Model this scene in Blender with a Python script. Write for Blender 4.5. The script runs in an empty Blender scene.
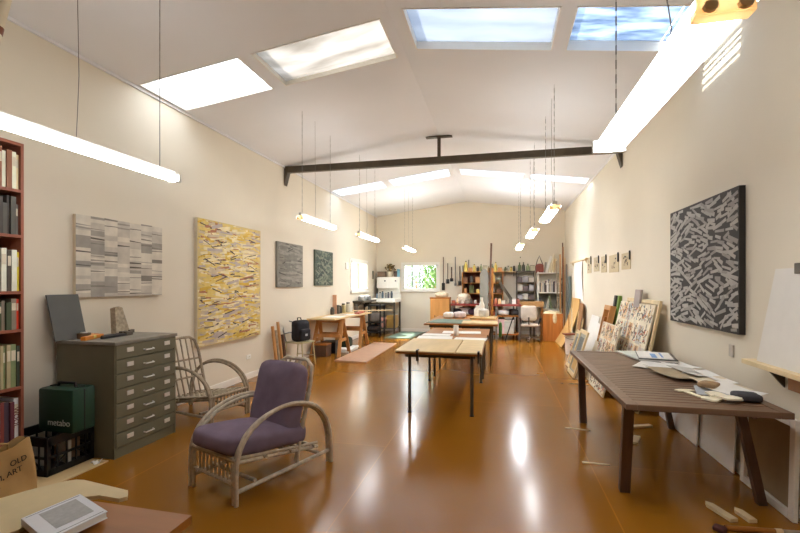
import bpy, bmesh, math, random
from mathutils import Vector, Matrix, Euler
random.seed(7)
sc = bpy.context.scene
COL = sc.collection
PI = math.pi
R_ = math.radians

# ---------------------------------------------------------------- the place
L, R, B, F = -3.98, 1.90, 13.90, -2.9       # wall faces (x left, x right, y back, y behind the viewer)
RX, EAVE, RIDGE = -1.04, 3.76, 4.14
SL = (RIDGE - EAVE) / (RX - L)
def cz(x):
    return EAVE + SL * (x - L) if x < RX else EAVE + (RIDGE - EAVE) / (R - RX) * (R - x)

# ---------------------------------------------------------------- materials
def lin(c):
    return tuple(((v / 255) / 12.92 if v / 255 <= .04045 else ((v / 255 + .055) / 1.055) ** 2.4) for v in c) + (1,)
MATS = {}
def mat(name, col, rough=.6, metal=0, var=.12, scale=8, bump=0, spec=.4, stretch=None, coat=0, emit=0, trans=0):
    if name in MATS: return MATS[name]
    m = bpy.data.materials.new(name); m.use_nodes = True
    nt = m.node_tree; n = nt.nodes; b = n['Principled BSDF']
    b.inputs['Roughness'].default_value = rough
    b.inputs['Metallic'].default_value = metal
    b.inputs['Specular IOR Level'].default_value = spec
    if coat:
        b.inputs['Coat Weight'].default_value = coat; b.inputs['Coat Roughness'].default_value = .08
    c = lin(col)
    if var:
        tc = n.new('ShaderNodeTexCoord'); mp = n.new('ShaderNodeMapping'); nz = n.new('ShaderNodeTexNoise'); rp = n.new('ShaderNodeValToRGB')
        nt.links.new(tc.outputs['Object'], mp.inputs['Vector']); nt.links.new(mp.outputs[0], nz.inputs['Vector'])
        if stretch: mp.inputs['Scale'].default_value = stretch
        nz.inputs['Scale'].default_value = scale; nz.inputs['Detail'].default_value = 5
        e = rp.color_ramp.elements
        e[0].position = .3; e[1].position = .7
        e[0].color = tuple(v * (1 - var) for v in c[:3]) + (1,)
        e[1].color = tuple(min(1, v * (1 + var)) for v in c[:3]) + (1,)
        nt.links.new(nz.outputs['Fac'], rp.inputs['Fac']); nt.links.new(rp.outputs['Color'], b.inputs['Base Color'])
        if bump:
            bp = n.new('ShaderNodeBump'); bp.inputs['Strength'].default_value = bump; bp.inputs['Distance'].default_value = .01
            nt.links.new(nz.outputs['Fac'], bp.inputs['Height']); nt.links.new(bp.outputs[0], b.inputs['Normal'])
    else:
        b.inputs['Base Color'].default_value = c
    if emit:
        b.inputs['Emission Color'].default_value = c; b.inputs['Emission Strength'].default_value = emit
    MATS[name] = m
    return m
def col(c, rough=.6, **k):
    return mat('paint_%d_%d_%d_%d' % (*c, int(rough * 100)), c, rough, **k)

def floor_mat():
    m = bpy.data.materials.new('sealed_amber_board_floor'); m.use_nodes = True
    nt = m.node_tree; n = nt.nodes; b = n['Principled BSDF']; lk = nt.links.new
    tc = n.new('ShaderNodeTexCoord')
    br = n.new('ShaderNodeTexBrick'); br.offset = .5
    br.inputs['Scale'].default_value = 1; br.inputs['Brick Width'].default_value = 3.6; br.inputs['Row Height'].default_value = 1.8
    br.inputs['Mortar Size'].default_value = .005; br.inputs['Mortar Smooth'].default_value = .3
    br.inputs['Color1'].default_value = (1, 1, 1, 1); br.inputs['Color2'].default_value = (.9, .9, .9, 1); br.inputs['Mortar'].default_value = (1.35, 1.3, 1.2, 1)
    mp = n.new('ShaderNodeMapping'); mp.inputs['Rotation'].default_value = (0, 0, PI / 2); mp.inputs['Location'].default_value = (.4, 1.05, 0)
    lk(tc.outputs['Object'], mp.inputs['Vector']); lk(mp.outputs[0], br.inputs['Vector'])
    nz = n.new('ShaderNodeTexNoise'); nz.inputs['Scale'].default_value = .7; nz.inputs['Detail'].default_value = 2; nz.inputs['Roughness'].default_value = .5
    lk(tc.outputs['Object'], nz.inputs['Vector'])
    rp = n.new('ShaderNodeValToRGB'); e = rp.color_ramp.elements
    e[0].position = .1; e[1].position = .9
    e[0].color = lin((136, 86, 18)); e[1].color = lin((160, 105, 30))
    lk(nz.outputs['Fac'], rp.inputs['Fac'])
    mx = n.new('ShaderNodeMix'); mx.data_type = 'RGBA'; mx.blend_type = 'MULTIPLY'; mx.inputs['Factor'].default_value = 1
    lk(rp.outputs['Color'], mx.inputs['A']); lk(br.outputs['Color'], mx.inputs['B']); lk(mx.outputs['Result'], b.inputs['Base Color'])
    n2 = n.new('ShaderNodeTexNoise'); n2.inputs['Scale'].default_value = 3; n2.inputs['Detail'].default_value = 1
    lk(tc.outputs['Object'], n2.inputs['Vector'])
    mr = n.new('ShaderNodeMapRange'); mr.inputs['To Min'].default_value = .15; mr.inputs['To Max'].default_value = .23
    lk(n2.outputs['Fac'], mr.inputs['Value']); lk(mr.outputs[0], b.inputs['Roughness'])
    b.inputs['Specular IOR Level'].default_value = .30
    return m

def panel_mat(name, tcol, clear, col2=None, scale=3, dirt=0):
    """weathered acrylic: passes part of the light straight, scatters the rest"""
    m = bpy.data.materials.new(name); m.use_nodes = True
    nt = m.node_tree; n = nt.nodes; lk = nt.links.new
    n.remove(n['Principled BSDF'])
    tr = n.new('ShaderNodeBsdfTransparent'); tl = n.new('ShaderNodeBsdfTranslucent'); df = n.new('ShaderNodeBsdfDiffuse')
    tc = n.new('ShaderNodeTexCoord'); nz = n.new('ShaderNodeTexNoise'); rp = n.new('ShaderNodeValToRGB')
    mp = n.new('ShaderNodeMapping'); mp.inputs['Scale'].default_value = (.6, 2.2, 1)
    lk(tc.outputs['Object'], mp.inputs['Vector']); lk(mp.outputs[0], nz.inputs['Vector'])
    nz.inputs['Scale'].default_value = scale; nz.inputs['Detail'].default_value = 4
    e = rp.color_ramp.elements; e[0].position = .35; e[1].position = .65
    e[0].color = lin(col2 or tcol); e[1].color = lin(tcol)
    lk(nz.outputs['Fac'], rp.inputs['Fac'])
    for s in (tr, tl, df): lk(rp.outputs['Color'], s.inputs['Color'])
    a = n.new('ShaderNodeMixShader'); a.inputs[0].default_value = .18; lk(tl.outputs[0], a.inputs[1]); lk(df.outputs[0], a.inputs[2])
    x = n.new('ShaderNodeMixShader'); x.inputs[0].default_value = clear; lk(a.outputs[0], x.inputs[1]); lk(tr.outputs[0], x.inputs[2])
    lk(x.outputs[0], n['Material Output'].inputs['Surface'])
    return m
def glass_mat():
    m = bpy.data.materials.new('window_glass'); m.use_nodes = True
    nt = m.node_tree; n = nt.nodes; lk = nt.links.new
    n.remove(n['Principled BSDF'])
    tr = n.new('ShaderNodeBsdfTransparent'); gl = n.new('ShaderNodeBsdfGlossy'); gl.inputs['Roughness'].default_value = .02
    tr.inputs['Color'].default_value = (.93, .96, .95, 1)
    x = n.new('ShaderNodeMixShader'); x.inputs[0].default_value = .06
    lk(tr.outputs[0], x.inputs[1]); lk(gl.outputs[0], x.inputs[2]); lk(x.outputs[0], n['Material Output'].inputs['Surface'])
    return m
def emit_mat(name, c, s):
    m = bpy.data.materials.new(name); m.use_nodes = True
    b = m.node_tree.nodes['Principled BSDF']
    b.inputs['Base Color'].default_value = (.9, .9, .88, 1)
    b.inputs['Emission Color'].default_value = c + (1,); b.inputs['Emission Strength'].default_value = s
    return m

WALL = mat('cream_wall_paint', (226, 217, 198), .75, var=.02, scale=1.5, spec=.2)
CEIL = mat('white_ceiling_paint', (232, 232, 233), .8, var=.02, scale=1.2, spec=.2)
WHITE = mat('white_gloss_paint', (236, 232, 222), .4, var=.02)
FLOOR = floor_mat()
GLASS = glass_mat()
CANE = mat('grey_weathered_cane', (192, 178, 156), .5, var=.22, scale=26, bump=.2)
CANE2 = mat('dark_cane', (160, 144, 120), .6, var=.25, scale=26, bump=.2)
PURPLE = mat('faded_purple_cloth', (122, 106, 122), .9, var=.14, scale=7, bump=.25, spec=.15)
PIPING = mat('purple_piping', (72, 60, 78), .9, var=.1, spec=.15)
CHEST = mat('olive_grey_steel', (112, 108, 86), .5, var=.07, scale=5)
CHESTTOP = mat('worn_grey_top', (136, 130, 118), .55, var=.15, scale=9)
CHROME = mat('bright_metal', (226, 224, 218), .35, .4, var=0)
CARD = mat('label_card', (232, 226, 210), .7, var=.04)
REDWOOD = mat('red_brown_wood', (150, 88, 66), .5, var=.15, scale=10, stretch=(1, 1, .15))
PLY = mat('pale_plywood', (214, 186, 136), .55, var=.1, scale=6, stretch=(1, .2, 1))
PINE = mat('orange_pine', (196, 142, 84), .5, var=.16, scale=9, stretch=(1, 1, .2))
PALEW = mat('pale_timber', (222, 200, 156), .6, var=.1, scale=9)
DARKW = mat('dark_stained_wood', (118, 90, 68), .4, var=.3, scale=7, stretch=(.25, 4, 1), bump=.15)
DARKLEG = mat('dark_stained_leg', (94, 68, 52), .45, var=.2, scale=8, stretch=(3, 3, .3))
BROWNW = mat('brown_wood', (156, 98, 36), .45, var=.16, scale=6, stretch=(.3, 2, 1))
BLACKP = mat('black_plastic', (26, 25, 26), .4, var=.1)
BLACKC = mat('black_cloth', (30, 30, 36), .75, var=.25, scale=14, bump=.3)
STEELD = mat('dark_brown_steel', (80, 70, 56), .5, var=.15)
STEELG = mat('grey_steel', (120, 118, 114), .4, .4, var=.08)
GREENC = mat('dark_green_plastic', (26, 62, 46), .4, var=.06)
PAPER = mat('white_paper', (236, 233, 226), .8, var=.03, spec=.15)
CREAMP = mat('cream_paper', (222, 210, 184), .8, var=.06, spec=.15)
TAN = mat('tan_bag_paper', (176, 142, 92), .85, var=.1, scale=6, bump=.2, spec=.1)
INK = mat('black_ink', (40, 34, 28), .8, var=0)
MATGREEN = mat('green_grey_mat', (112, 130, 116), .7, var=.06)
PINK = mat('salmon_board', (188, 148, 120), .6, var=.06)
LAMPW = mat('lamp_housing_white', (225, 222, 212), .4, var=.02)
TANP = mat('tan_plastic', (232, 204, 156), .5, var=.1)
def glow_plastic(m, a):
    nt = m.node_tree; b = nt.nodes['Principled BSDF']; t = nt.nodes.new('ShaderNodeBsdfTranslucent'); t.inputs['Color'].default_value = lin((232, 204, 156))
    x = nt.nodes.new('ShaderNodeMixShader'); x.inputs[0].default_value = a
    nt.links.new(b.outputs[0], x.inputs[1]); nt.links.new(t.outputs[0], x.inputs[2]); nt.links.new(x.outputs[0], nt.nodes['Material Output'].inputs['Surface'])
glow_plastic(TANP, .05)
CORD = mat('grey_cord', (110, 106, 100), .6, var=0)
LAMPS_M = [emit_mat('lit_lamp_cover_%d' % i, (.97, .985, 1), e) for i, e in enumerate((12, 17, 23, 60))]
LAMP = LAMPS_M[0]

# ---------------------------------------------------------------- mesh helper
class MB:
    def __init__(s): s.b = bmesh.new()
    def _mi(s, f0, mi):
        if mi:
            s.b.faces.ensure_lookup_table()
            for f in s.b.faces[f0:]: f.material_index = mi
    def box(s, c, d, rot=None, mi=0, bev=0):
        f0 = len(s.b.faces)
        m = Matrix.Translation(c) @ (rot.to_4x4() if rot is not None else Matrix()) @ Matrix.Diagonal((d[0], d[1], d[2], 1))
        r = bmesh.ops.create_cube(s.b, size=1, matrix=m)
        if bev:
            es = list({e for v in r['verts'] for e in v.link_edges})
            bmesh.ops.bevel(s.b, geom=es, offset=bev, segments=2, affect='EDGES', profile=.5)
        s._mi(f0, mi); return s
    def bx(s, x0, x1, y0, y1, z0, z1, mi=0, bev=0):
        return s.box(((x0 + x1) / 2, (y0 + y1) / 2, (z0 + z1) / 2), (abs(x1 - x0), abs(y1 - y0), abs(z1 - z0)), None, mi, bev)
    def bar(s, a, b, w, t, mi=0, up=(0, 0, 1), bev=0):
        a, b = Vector(a), Vector(b); d = b - a; z = d.normalized(); u = Vector(up)
        if abs(z.dot(u)) > .98: u = Vector((0, 1, 0))
        x = u.cross(z).normalized(); y = z.cross(x)
        rot = Matrix((x, y, z)).transposed()
        return s.box((a + b) / 2, (w, t, d.length), rot, mi, bev)
    def tube(s, pts, r, seg=8, mi=0):
        f0 = len(s.b.faces)
        pts = [Vector(p) for p in pts]; n = len(pts); rings = []; prev = None
        for i, p in enumerate(pts):
            t = (pts[min(i + 1, n - 1)] - pts[max(i - 1, 0)]).normalized()
            if prev is None:
                u = Vector((0, 0, 1)) if abs(t.z) < .9 else Vector((1, 0, 0))
                x = u.cross(t).normalized()
            else:
                x = (prev - t * prev.dot(t)).normalized()
            prev = x; y = t.cross(x); rr = r[i] if isinstance(r, (list, tuple)) else r
            rings.append([s.b.verts.new(p + (x * math.cos(2 * PI * k / seg) + y * math.sin(2 * PI * k / seg)) * rr) for k in range(seg)])
        for a, b in zip(rings, rings[1:]):
            for k in range(seg):
                s.b.faces.new((a[k], a[(k + 1) % seg], b[(k + 1) % seg], b[k]))
        s.b.faces.new(rings[0][::-1]); s.b.faces.new(rings[-1])
        s._mi(f0, mi); return s
    def lathe(s, prof, c=(0, 0, 0), seg=16, mi=0):
        f0 = len(s.b.faces); c = Vector(c); rings = []
        for r, z in prof:
            r = max(r, .0005)
            rings.append([s.b.verts.new(c + Vector((r * math.cos(2 * PI * k / seg), r * math.sin(2 * PI * k / seg), z))) for k in range(seg)])
        for a, b in zip(rings, rings[1:]):
            for k in range(seg):
                s.b.faces.new((a[k], a[(k + 1) % seg], b[(k + 1) % seg], b[k]))
        s.b.faces.new(rings[0][::-1]); s.b.faces.new(rings[-1])
        s._mi(f0, mi); return s
    def prism(s, poly, vec, mi=0):
        f0 = len(s.b.faces); v = Vector(vec)
        a = [s.b.verts.new(Vector(p)) for p in poly]; b = [s.b.verts.new(Vector(p) + v) for p in poly]
        s.b.faces.new(a[::-1]); s.b.faces.new(b)
        for i in range(len(a)):
            j = (i + 1) % len(a); s.b.faces.new((a[i], a[j], b[j], b[i]))
        s._mi(f0, mi); return s
    def sheet(s, fn, nu, nv, th, mi=0):
        """curved sheet of real thickness; fn(u,v)->point, offset along local normal"""
        f0 = len(s.b.faces); top = []; bot = []
        for i in range(nu + 1):
            ra, rb = [], []
            for j in range(nv + 1):
                u, v = i / nu, j / nv; p = Vector(fn(u, v)); e = 1e-3
                n = (Vector(fn(u + e, v)) - p).cross(Vector(fn(u, v + e)) - p).normalized()
                ra.append(s.b.verts.new(p)); rb.append(s.b.verts.new(p - n * th))
            top.append(ra); bot.append(rb)
        for i in range(nu):
            for j in range(nv):
                s.b.faces.new((top[i][j], top[i + 1][j], top[i + 1][j + 1], top[i][j + 1]))
                s.b.faces.new((bot[i][j], bot[i][j + 1], bot[i + 1][j + 1], bot[i + 1][j]))
        for i in range(nu):
            s.b.faces.new((top[i][0], bot[i][0], bot[i + 1][0], top[i + 1][0])); s.b.faces.new((top[i][nv], top[i + 1][nv], bot[i + 1][nv], bot[i][nv]))
        for j in range(nv):
            s.b.faces.new((top[0][j], top[0][j + 1], bot[0][j + 1], bot[0][j])); s.b.faces.new((top[nu][j], bot[nu][j], bot[nu][j + 1], top[nu][j + 1]))
        s._mi(f0, mi); return s
    def cushion(s, M, w, d, h, seed=0, mi=0):
        f0 = len(s.b.faces); rnd = random.Random(seed)
        r = bmesh.ops.create_cube(s.b, size=2)
        es = list({e for v in r['verts'] for e in v.link_edges})
        bmesh.ops.subdivide_edges(s.b, edges=es, cuts=9, use_grid_fill=True)
        s.b.verts.ensure_lookup_table()
        vs = {v for f in list(s.b.faces)[f0:] for v in f.verts}
        ph = [rnd.uniform(0, 6) for _ in range(4)]
        for v in vs:
            x, y, z = v.co; m = max(abs(x), abs(y))
            q = (abs(x) ** 6 + abs(y) ** 6 + abs(z) ** 6) ** (1 / 6); x, y, z = x / q, y / q, z / q; m = max(abs(x), abs(y))
            k = 1 - .20 * m ** 6
            puff = .10 * (1 - x * x) * (1 - y * y)
            wr = .05 * math.sin(3.1 * x + ph[0] + 2 * y) * math.sin(2.3 * y + ph[1])
            zz = z * (k + puff * 1.3) + 1.5 * wr * (1 if abs(z) > .5 else 0)
            cr = 1 - .035 * (abs(x * y)) ** 4 - .02 * z * z
            v.co = M @ Vector((x * cr * w / 2, y * cr * d / 2, zz * h / 2))
        s._mi(f0, mi); return s
    def mesh(s, name, mats, smooth=False):
        bmesh.ops.recalc_face_normals(s.b, faces=s.b.faces[:])
        me = bpy.data.meshes.new(name); s.b.to_mesh(me); s.b.free()
        for m in (mats if isinstance(mats, (list, tuple)) else [mats]): me.materials.append(m)
        if smooth:
            me.polygons.foreach_set('use_smooth', [True] * len(me.polygons))
            try: me.set_sharp_from_angle(angle=R_(40))
            except Exception: pass
        return me
    def obj(s, name, mats, parent=None, loc=(0, 0, 0), rz=0, smooth=False):
        return link(name, s.mesh(name, mats, smooth), parent, loc, rz)
def link(name, me, parent=None, loc=(0, 0, 0), rz=0):
    o = bpy.data.objects.new(name, me); COL.objects.link(o)
    o.location = loc; o.rotation_euler = (0, 0, rz)
    if parent: o.parent = parent
    return o
def tag(o, label, cat, group=None, kind=None):
    o['label'] = label; o['category'] = cat
    if group: o['group'] = group
    if kind: o['kind'] = kind
    return o
def thing(name, label, cat, loc=(0, 0, 0), rz=0, group=None):
    return tag(link(name, None, None, loc, rz), label, cat, group)
def struct(o, label=None):
    o['kind'] = 'structure'
    if label: o['label'] = label
    return o
def copy_tree(o, parent=None):
    c = o.copy(); COL.objects.link(c)
    if parent: c.parent = parent
    for ch in list(o.children): copy_tree(ch, c)
    return c
def text_mesh(body, size, depth=.001, align='CENTER'):
    cu = bpy.data.curves.new('lettering', 'FONT'); cu.body = body; cu.size = size; cu.extrude = depth; cu.align_x = align; cu.align_y = 'CENTER'
    o = bpy.data.objects.new('lettering', cu); COL.objects.link(o)
    bpy.context.view_layer.update()
    me = bpy.data.meshes.new_from_object(o.evaluated_get(bpy.context.evaluated_depsgraph_get()))
    bpy.data.objects.remove(o); bpy.data.curves.remove(cu)
    return me
def lettering(body, size, m, parent, loc, rot, name='lettering'):
    me = text_mesh(body, size); me.materials.clear(); me.materials.append(m)
    o = link(name, me, parent, loc); o.rotation_euler = rot
    return o
ORD = ['first', 'second', 'third', 'fourth', 'fifth', 'sixth', 'seventh', 'eighth', 'ninth', 'tenth', 'eleventh', 'twelfth', 'thirteenth', 'fourteenth', 'fifteenth', 'sixteenth', 'seventeenth', 'eighteenth', 'nineteenth', 'twentieth', 'twenty-first', 'twenty-second', 'twenty-third', 'twenty-fourth', 'twenty-fifth', 'twenty-sixth']

# ---------------------------------------------------------------- shell
def grid_slab(us, vs, holes, p0, p1):
    """slab between surfaces p0(u,v) and p1(u,v), with rectangular holes"""
    m = MB(); b = m.b
    A = [[b.verts.new(p0(u, v)) for v in vs] for u in us]; C = [[b.verts.new(p1(u, v)) for v in vs] for u in us]
    nu, nv = len(us) - 1, len(vs) - 1
    solid = lambda i, j: 0 <= i < nu and 0 <= j < nv and (i, j) not in holes
    for i in range(nu):
        for j in range(nv):
            if not solid(i, j): continue
            b.faces.new((A[i][j], A[i + 1][j], A[i + 1][j + 1], A[i][j + 1])); b.faces.new((C[i][j], C[i][j + 1], C[i + 1][j + 1], C[i + 1][j]))
            for (di, dj, e) in ((-1, 0, ((i, j), (i, j + 1))), (1, 0, ((i + 1, j), (i + 1, j + 1))), (0, -1, ((i, j), (i + 1, j))), (0, 1, ((i, j + 1), (i + 1, j + 1)))):
                if not solid(i + di, j + dj):
                    (a, c), (d, f) = e
                    b.faces.new((A[a][c], A[d][f], C[d][f], C[a][c]))
    return m
T = .14
struct(MB().bx(L - T, R + T, F - T, B + T, -.12, 0).obj('floor', FLOOR), 'glossy amber sealed board floor')
W1 = (11.33, 12.80, 1.35, 2.19)     # window in the left wall: y0 y1 z0 z1
W2 = (-3.08, -1.94, 1.35, 2.18)     # window in the back wall: x0 x1 z0 z1
struct(grid_slab([F - T, W1[0], W1[1], B + T], [0, W1[2], W1[3], EAVE], {(1, 1)}, lambda u, v: (L, u, v), lambda u, v: (L - T, u, v)).obj('wall_left', WALL), 'long cream wall hung with four paintings')
struct(MB().bx(R, R + T, F - T, B + T, 0, EAVE).obj('wall_right', WALL), 'long cream wall with black painting')
m = grid_slab([L, W2[0], W2[1], R], [0, W2[2], W2[3], EAVE], {(1, 1)}, lambda u, v: (u, B, v), lambda u, v: (u, B + T, v))
m.prism([(L, B, EAVE), (R, B, EAVE), (RX, B, RIDGE)], (0, T, 0))
struct(m.obj('wall_back', WALL), 'cream gable wall at the far end')
m = MB().bx(L, R, F - T, F, 0, EAVE); m.prism([(L, F, EAVE), (R, F, EAVE), (RX, F, RIDGE)], (0, -T, 0))
struct(m.obj('wall_front', WALL), 'cream gable wall behind the viewpoint')
CT = .17
lx = [L - T, -3.93, -2.69, -2.54, -1.14, RX]; ly = [F - T, 4.10, 4.86, 9.80, 10.45, B + T]
rx = [RX, -.90, .52, .645, 1.84, R + T]; ry = [F - T, 3.99, 4.72, 9.85, 10.36, B + T]
m = grid_slab(lx, ly, {(1, 1), (3, 1), (1, 3), (3, 3)}, lambda u, v: (u, v, cz(u)), lambda u, v: (u, v, cz(u) + CT))
m2 = grid_slab(rx, ry, {(1, 1), (3, 1), (1, 3), (3, 3)}, lambda u, v: (u, v, cz(u)), lambda u, v: (u, v, cz(u) + CT))
me2 = m2.mesh('tmp', CEIL); m.b.from_mesh(me2)
struct(m.obj('ceiling', CEIL), 'white pitched ceiling with eight skylights')
for side, x0, x1 in (('left', L, L + .018), ('right', R - .018, R)):
    struct(MB().bx(x0, x1, F, B, 0, .1, bev=.004).obj('baseboard_' + side, WHITE), 'white baseboard')
struct(MB().bx(L + .018, R - .018, B - .018, B, 0, .1, bev=.004).obj('baseboard_back', WHITE), 'white baseboard')
struct(MB().bx(L, L + .022, F, B, EAVE - .03, EAVE - .002).obj('trim_1', CEIL), 'white cornice strip')
struct(MB().bx(R - .022, R, F, B, EAVE - .03, EAVE - .002).obj('trim_2', CEIL), 'white cornice strip')

# skylights
SKY1 = panel_mat('clear_weathered_acrylic', (214, 216, 220), .07)
SKY2 = panel_mat('stained_sagging_acrylic', (164, 161, 158), .06, (136, 132, 127), 2.2)
SKY3 = panel_mat('pale_blue_acrylic', (152, 156, 162), .05, (140, 145, 154), 2)
SKY4 = panel_mat('leaf_streaked_acrylic', (158, 168, 182), .06, (112, 124, 140), 5)
SKYF = panel_mat('far_acrylic', (196, 203, 214), .1, (186, 195, 208), 2)
def skylight(n, xr, yr, pm, drop, sag, label, gaps=None):
    x0, x1 = xr; y0, y1 = yr
    xm, ym = (x0 + x1) / 2, (y0 + y1) / 2
    root = struct(link('window_%d' % n, None, None, (xm, ym, cz(xm))), label)
    # timber lining of the shaft edge and the acrylic panel
    fr = MB(); w = .012
    def bar(xa, xb, ya, yb):
        fr.prism([(xa - xm, ya - ym, cz(xa) - cz(xm) - .006), (xb - xm, ya - ym, cz(xb) - cz(xm) - .006), (xb - xm, yb - ym, cz(xb) - cz(xm) - .006), (xa - xm, yb - ym, cz(xa) - cz(xm) - .006)], (0, 0, CT + .05))
    bar(x0, x0 + w, y0, y1); bar(x1 - w, x1, y0, y1); bar(x0, x1, y0, y0 + w); bar(x0, x1, y1 - w, y1)
    fr.obj('window_frame', WHITE, root)
    f = lambda u, v: (x0 + w + (x1 - x0 - 2 * w) * u - xm, y0 + w + (y1 - y0 - 2 * w) * v - ym,
                      cz(x0 + (x1 - x0) * u) - cz(xm) + drop - sag * (1 - (2 * u - 1) ** 4) * (1 - (2 * v - 1) ** 2))
    p = MB()
    if gaps:
        cuts = [0] + [g for ab in gaps for g in ab] + [1]
        for a, b in zip(cuts[::2], cuts[1::2]):
            p.sheet(lambda u, v, a=a, b=b: f(a + (b - a) * u, v), 6, 2, .004)
    else:
        p.sheet(f, 14, 10, .004)
    p.obj('pane', pm, root, smooth=True)
    return root
skylight(3, (lx[1], lx[2]), (ly[1], ly[2]), SKY1, .09, 0, 'blazing white skylight beside the long painting wall')
skylight(4, (lx[3], lx[4]), (ly[1], ly[2]), SKY2, .05, .06, 'stained sagging skylight panel near the ridge')
skylight(5, (rx[1], rx[2]), (ry[1], ry[2]), SKY3, .08, 0, 'clean pale blue skylight beside the ridge')
skylight(6, (rx[3], rx[4]), (ry[1], ry[2]), SKY4, .10, 0, 'skylight streaked with leaves and light gaps', gaps=[(.74, .75), (.78, .81), (.835, .845), (.87, .885), (.92, .94)])
skylight(7, (lx[1], lx[2]), (ly[3], ly[4]), SKYF, .10, 0, 'far skylight at the low edge by the painting wall')
skylight(8, (lx[3], lx[4]), (ly[3], ly[4]), SKYF, .10, 0, 'far skylight near the ridge, painting wall side')
skylight(9, (rx[1], rx[2]), (ry[3], ry[4]), SKYF, .10, 0, 'far skylight near the ridge, black painting side')
skylight(10, (rx[3], rx[4]), (ry[3], ry[4]), SKYF, .10, 0, 'far skylight at the low edge by black painting wall', gaps=[(.90, .95)])

# wall windows
def wall_window(n, label, M, w, h, splits):
    root = struct(link('window_%d' % n, None), label); root.matrix_world = M
    f = MB(); t = .05
    for a in ((0, w, 0, t), (0, w, h - t, h), (0, t, 0, h), (w - t, w, 0, h)):
        f.bx(a[0], a[1], -.03, .10, a[2], a[3], bev=.004)
    f.obj('window_frame', WHITE, root)
    s = MB(); s.bx(-.06, w + .06, -.07, .0, -.06, 0, bev=.006); s.bx(-.06, 0, -.022, .0, 0, h + .06); s.bx(w, w + .06, -.022, .0, 0, h + .06); s.bx(0, w, -.022, 0, h, h + .06)
    s.obj('window_sill', WHITE, root)
    xs = [t] + splits + [w - t]
    mu = MB()
    for x in splits: mu.bx(x - .016, x + .016, .0, .06, t, h - t)
    mu.obj('mullion', STEELG, root)
    for a, b in zip(xs, xs[1:]):
        MB().bx(a, b, .03, .036, t, h - t).obj('pane', GLASS, root)
wall_window(1, 'small window in the painting wall', Matrix.Translation((L, W1[0], W1[2])) @ Matrix.Rotation(PI / 2, 4, 'Z'), W1[1] - W1[0], W1[3] - W1[2], [.7])
wall_window(2, 'wide window in the far wall with garden view', Matrix.Translation((W2[0], B, W2[2])), W2[1] - W2[0], W2[3] - W2[2], [.30, .56])

# outside
struct(MB().bx(-16, 8, B + T + .02, 30, -.3, -.14).obj('ground', mat('garden_ground', (120, 128, 84), .9, var=.3)), 'garden ground outside')
struct(MB().bx(-16, L - T - .02, -3, B + T, -.3, -.14).obj('ground_side', mat('paved_ground', (200, 190, 176), .9, var=.1)), 'pale paving outside')
LEAF = [mat('leaf_a', (92, 128, 62), .6, var=.3, scale=3), mat('leaf_b', (128, 152, 100), .6, var=.3, scale=3), mat('leaf_c', (140, 158, 142), .6, var=.2, scale=3)]
def shrub(x, y, h, r, seed, label, w):
    rnd = random.Random(seed)
    t = thing('garden_tree', label, 'tree', (x, y, -.14), 0, 'trees outside the window')
    MB().tube([(0, 0, 0), (.03, 0, h * .4), (0, .04, h * .7)], [.06, .05, .03], 7).obj('trunk', BROWNW, t)
    m = MB()
    for _ in range(1500):
        while True:
            p = Vector((rnd.uniform(-1, 1), rnd.uniform(-1, 1), rnd.uniform(-1, 1)))
            if .25 < p.length < 1: break
        c = Vector((p.x * r, p.y * r, h * .55 + p.z * h * .45)); s = rnd.uniform(.04, .09)
        e = Euler((rnd.uniform(0, 6), rnd.uniform(0, 6), rnd.uniform(0, 6))).to_matrix()
        m.prism([c + e @ Vector(q) * s for q in ((-1, 0, 0), (0, -.5, 0), (1, 0, 0), (0, .5, 0))], e @ Vector((0, 0, .003)), 0 if rnd.random() < w else 1)
    m.obj('foliage', [LEAF[0] if w > .4 else LEAF[1], LEAF[1] if w > .4 else LEAF[2]], t)
shrub(-2.22, 15.2, 3.2, .45, 1, 'bright green leafy tree filling the far window', .6)
shrub(-3.35, 17.5, 2.6, 1.0, 2, 'pale hazy green tree further off behind the window', .3)
shrub(-4.4, 18.5, 2.9, 1.0, 3, 'pale tree at the edge of the far window view', .2)
tag(MB().bx(-4.68, -4.54, 13.6, 13.85, -.14, 3).obj('veranda_post', mat('tan_painted_post', (214, 164, 112), .6)), 'tan timber post outside the small side window', 'post')

# ---------------------------------------------------------------- tie beam
tb = thing('tie_beam', 'dark brown steel tie beam spanning the studio under the ridge', 'beam', (RX, 7.6, 3.70))
MB().bx(L + .02 - RX, R - .02 - RX, -.045, .045, -.06, .06, bev=.006).obj('beam', STEELD, tb)
m = MB().bx(-.028, .028, -.02, .02, .06, .40); m.bx(-.23, .23, -.05, .05, .40, .418)
m.obj('hanger', STEELD, tb)
for s, x in ((1, L - RX + .012), (-1, R - RX - .012)):
    MB().prism([(x, -.06, .02), (x, -.06, -.30), (x + s * .09, -.06, .02)], (0, .12, 0)).obj('bracket', STEELD, tb)

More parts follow.
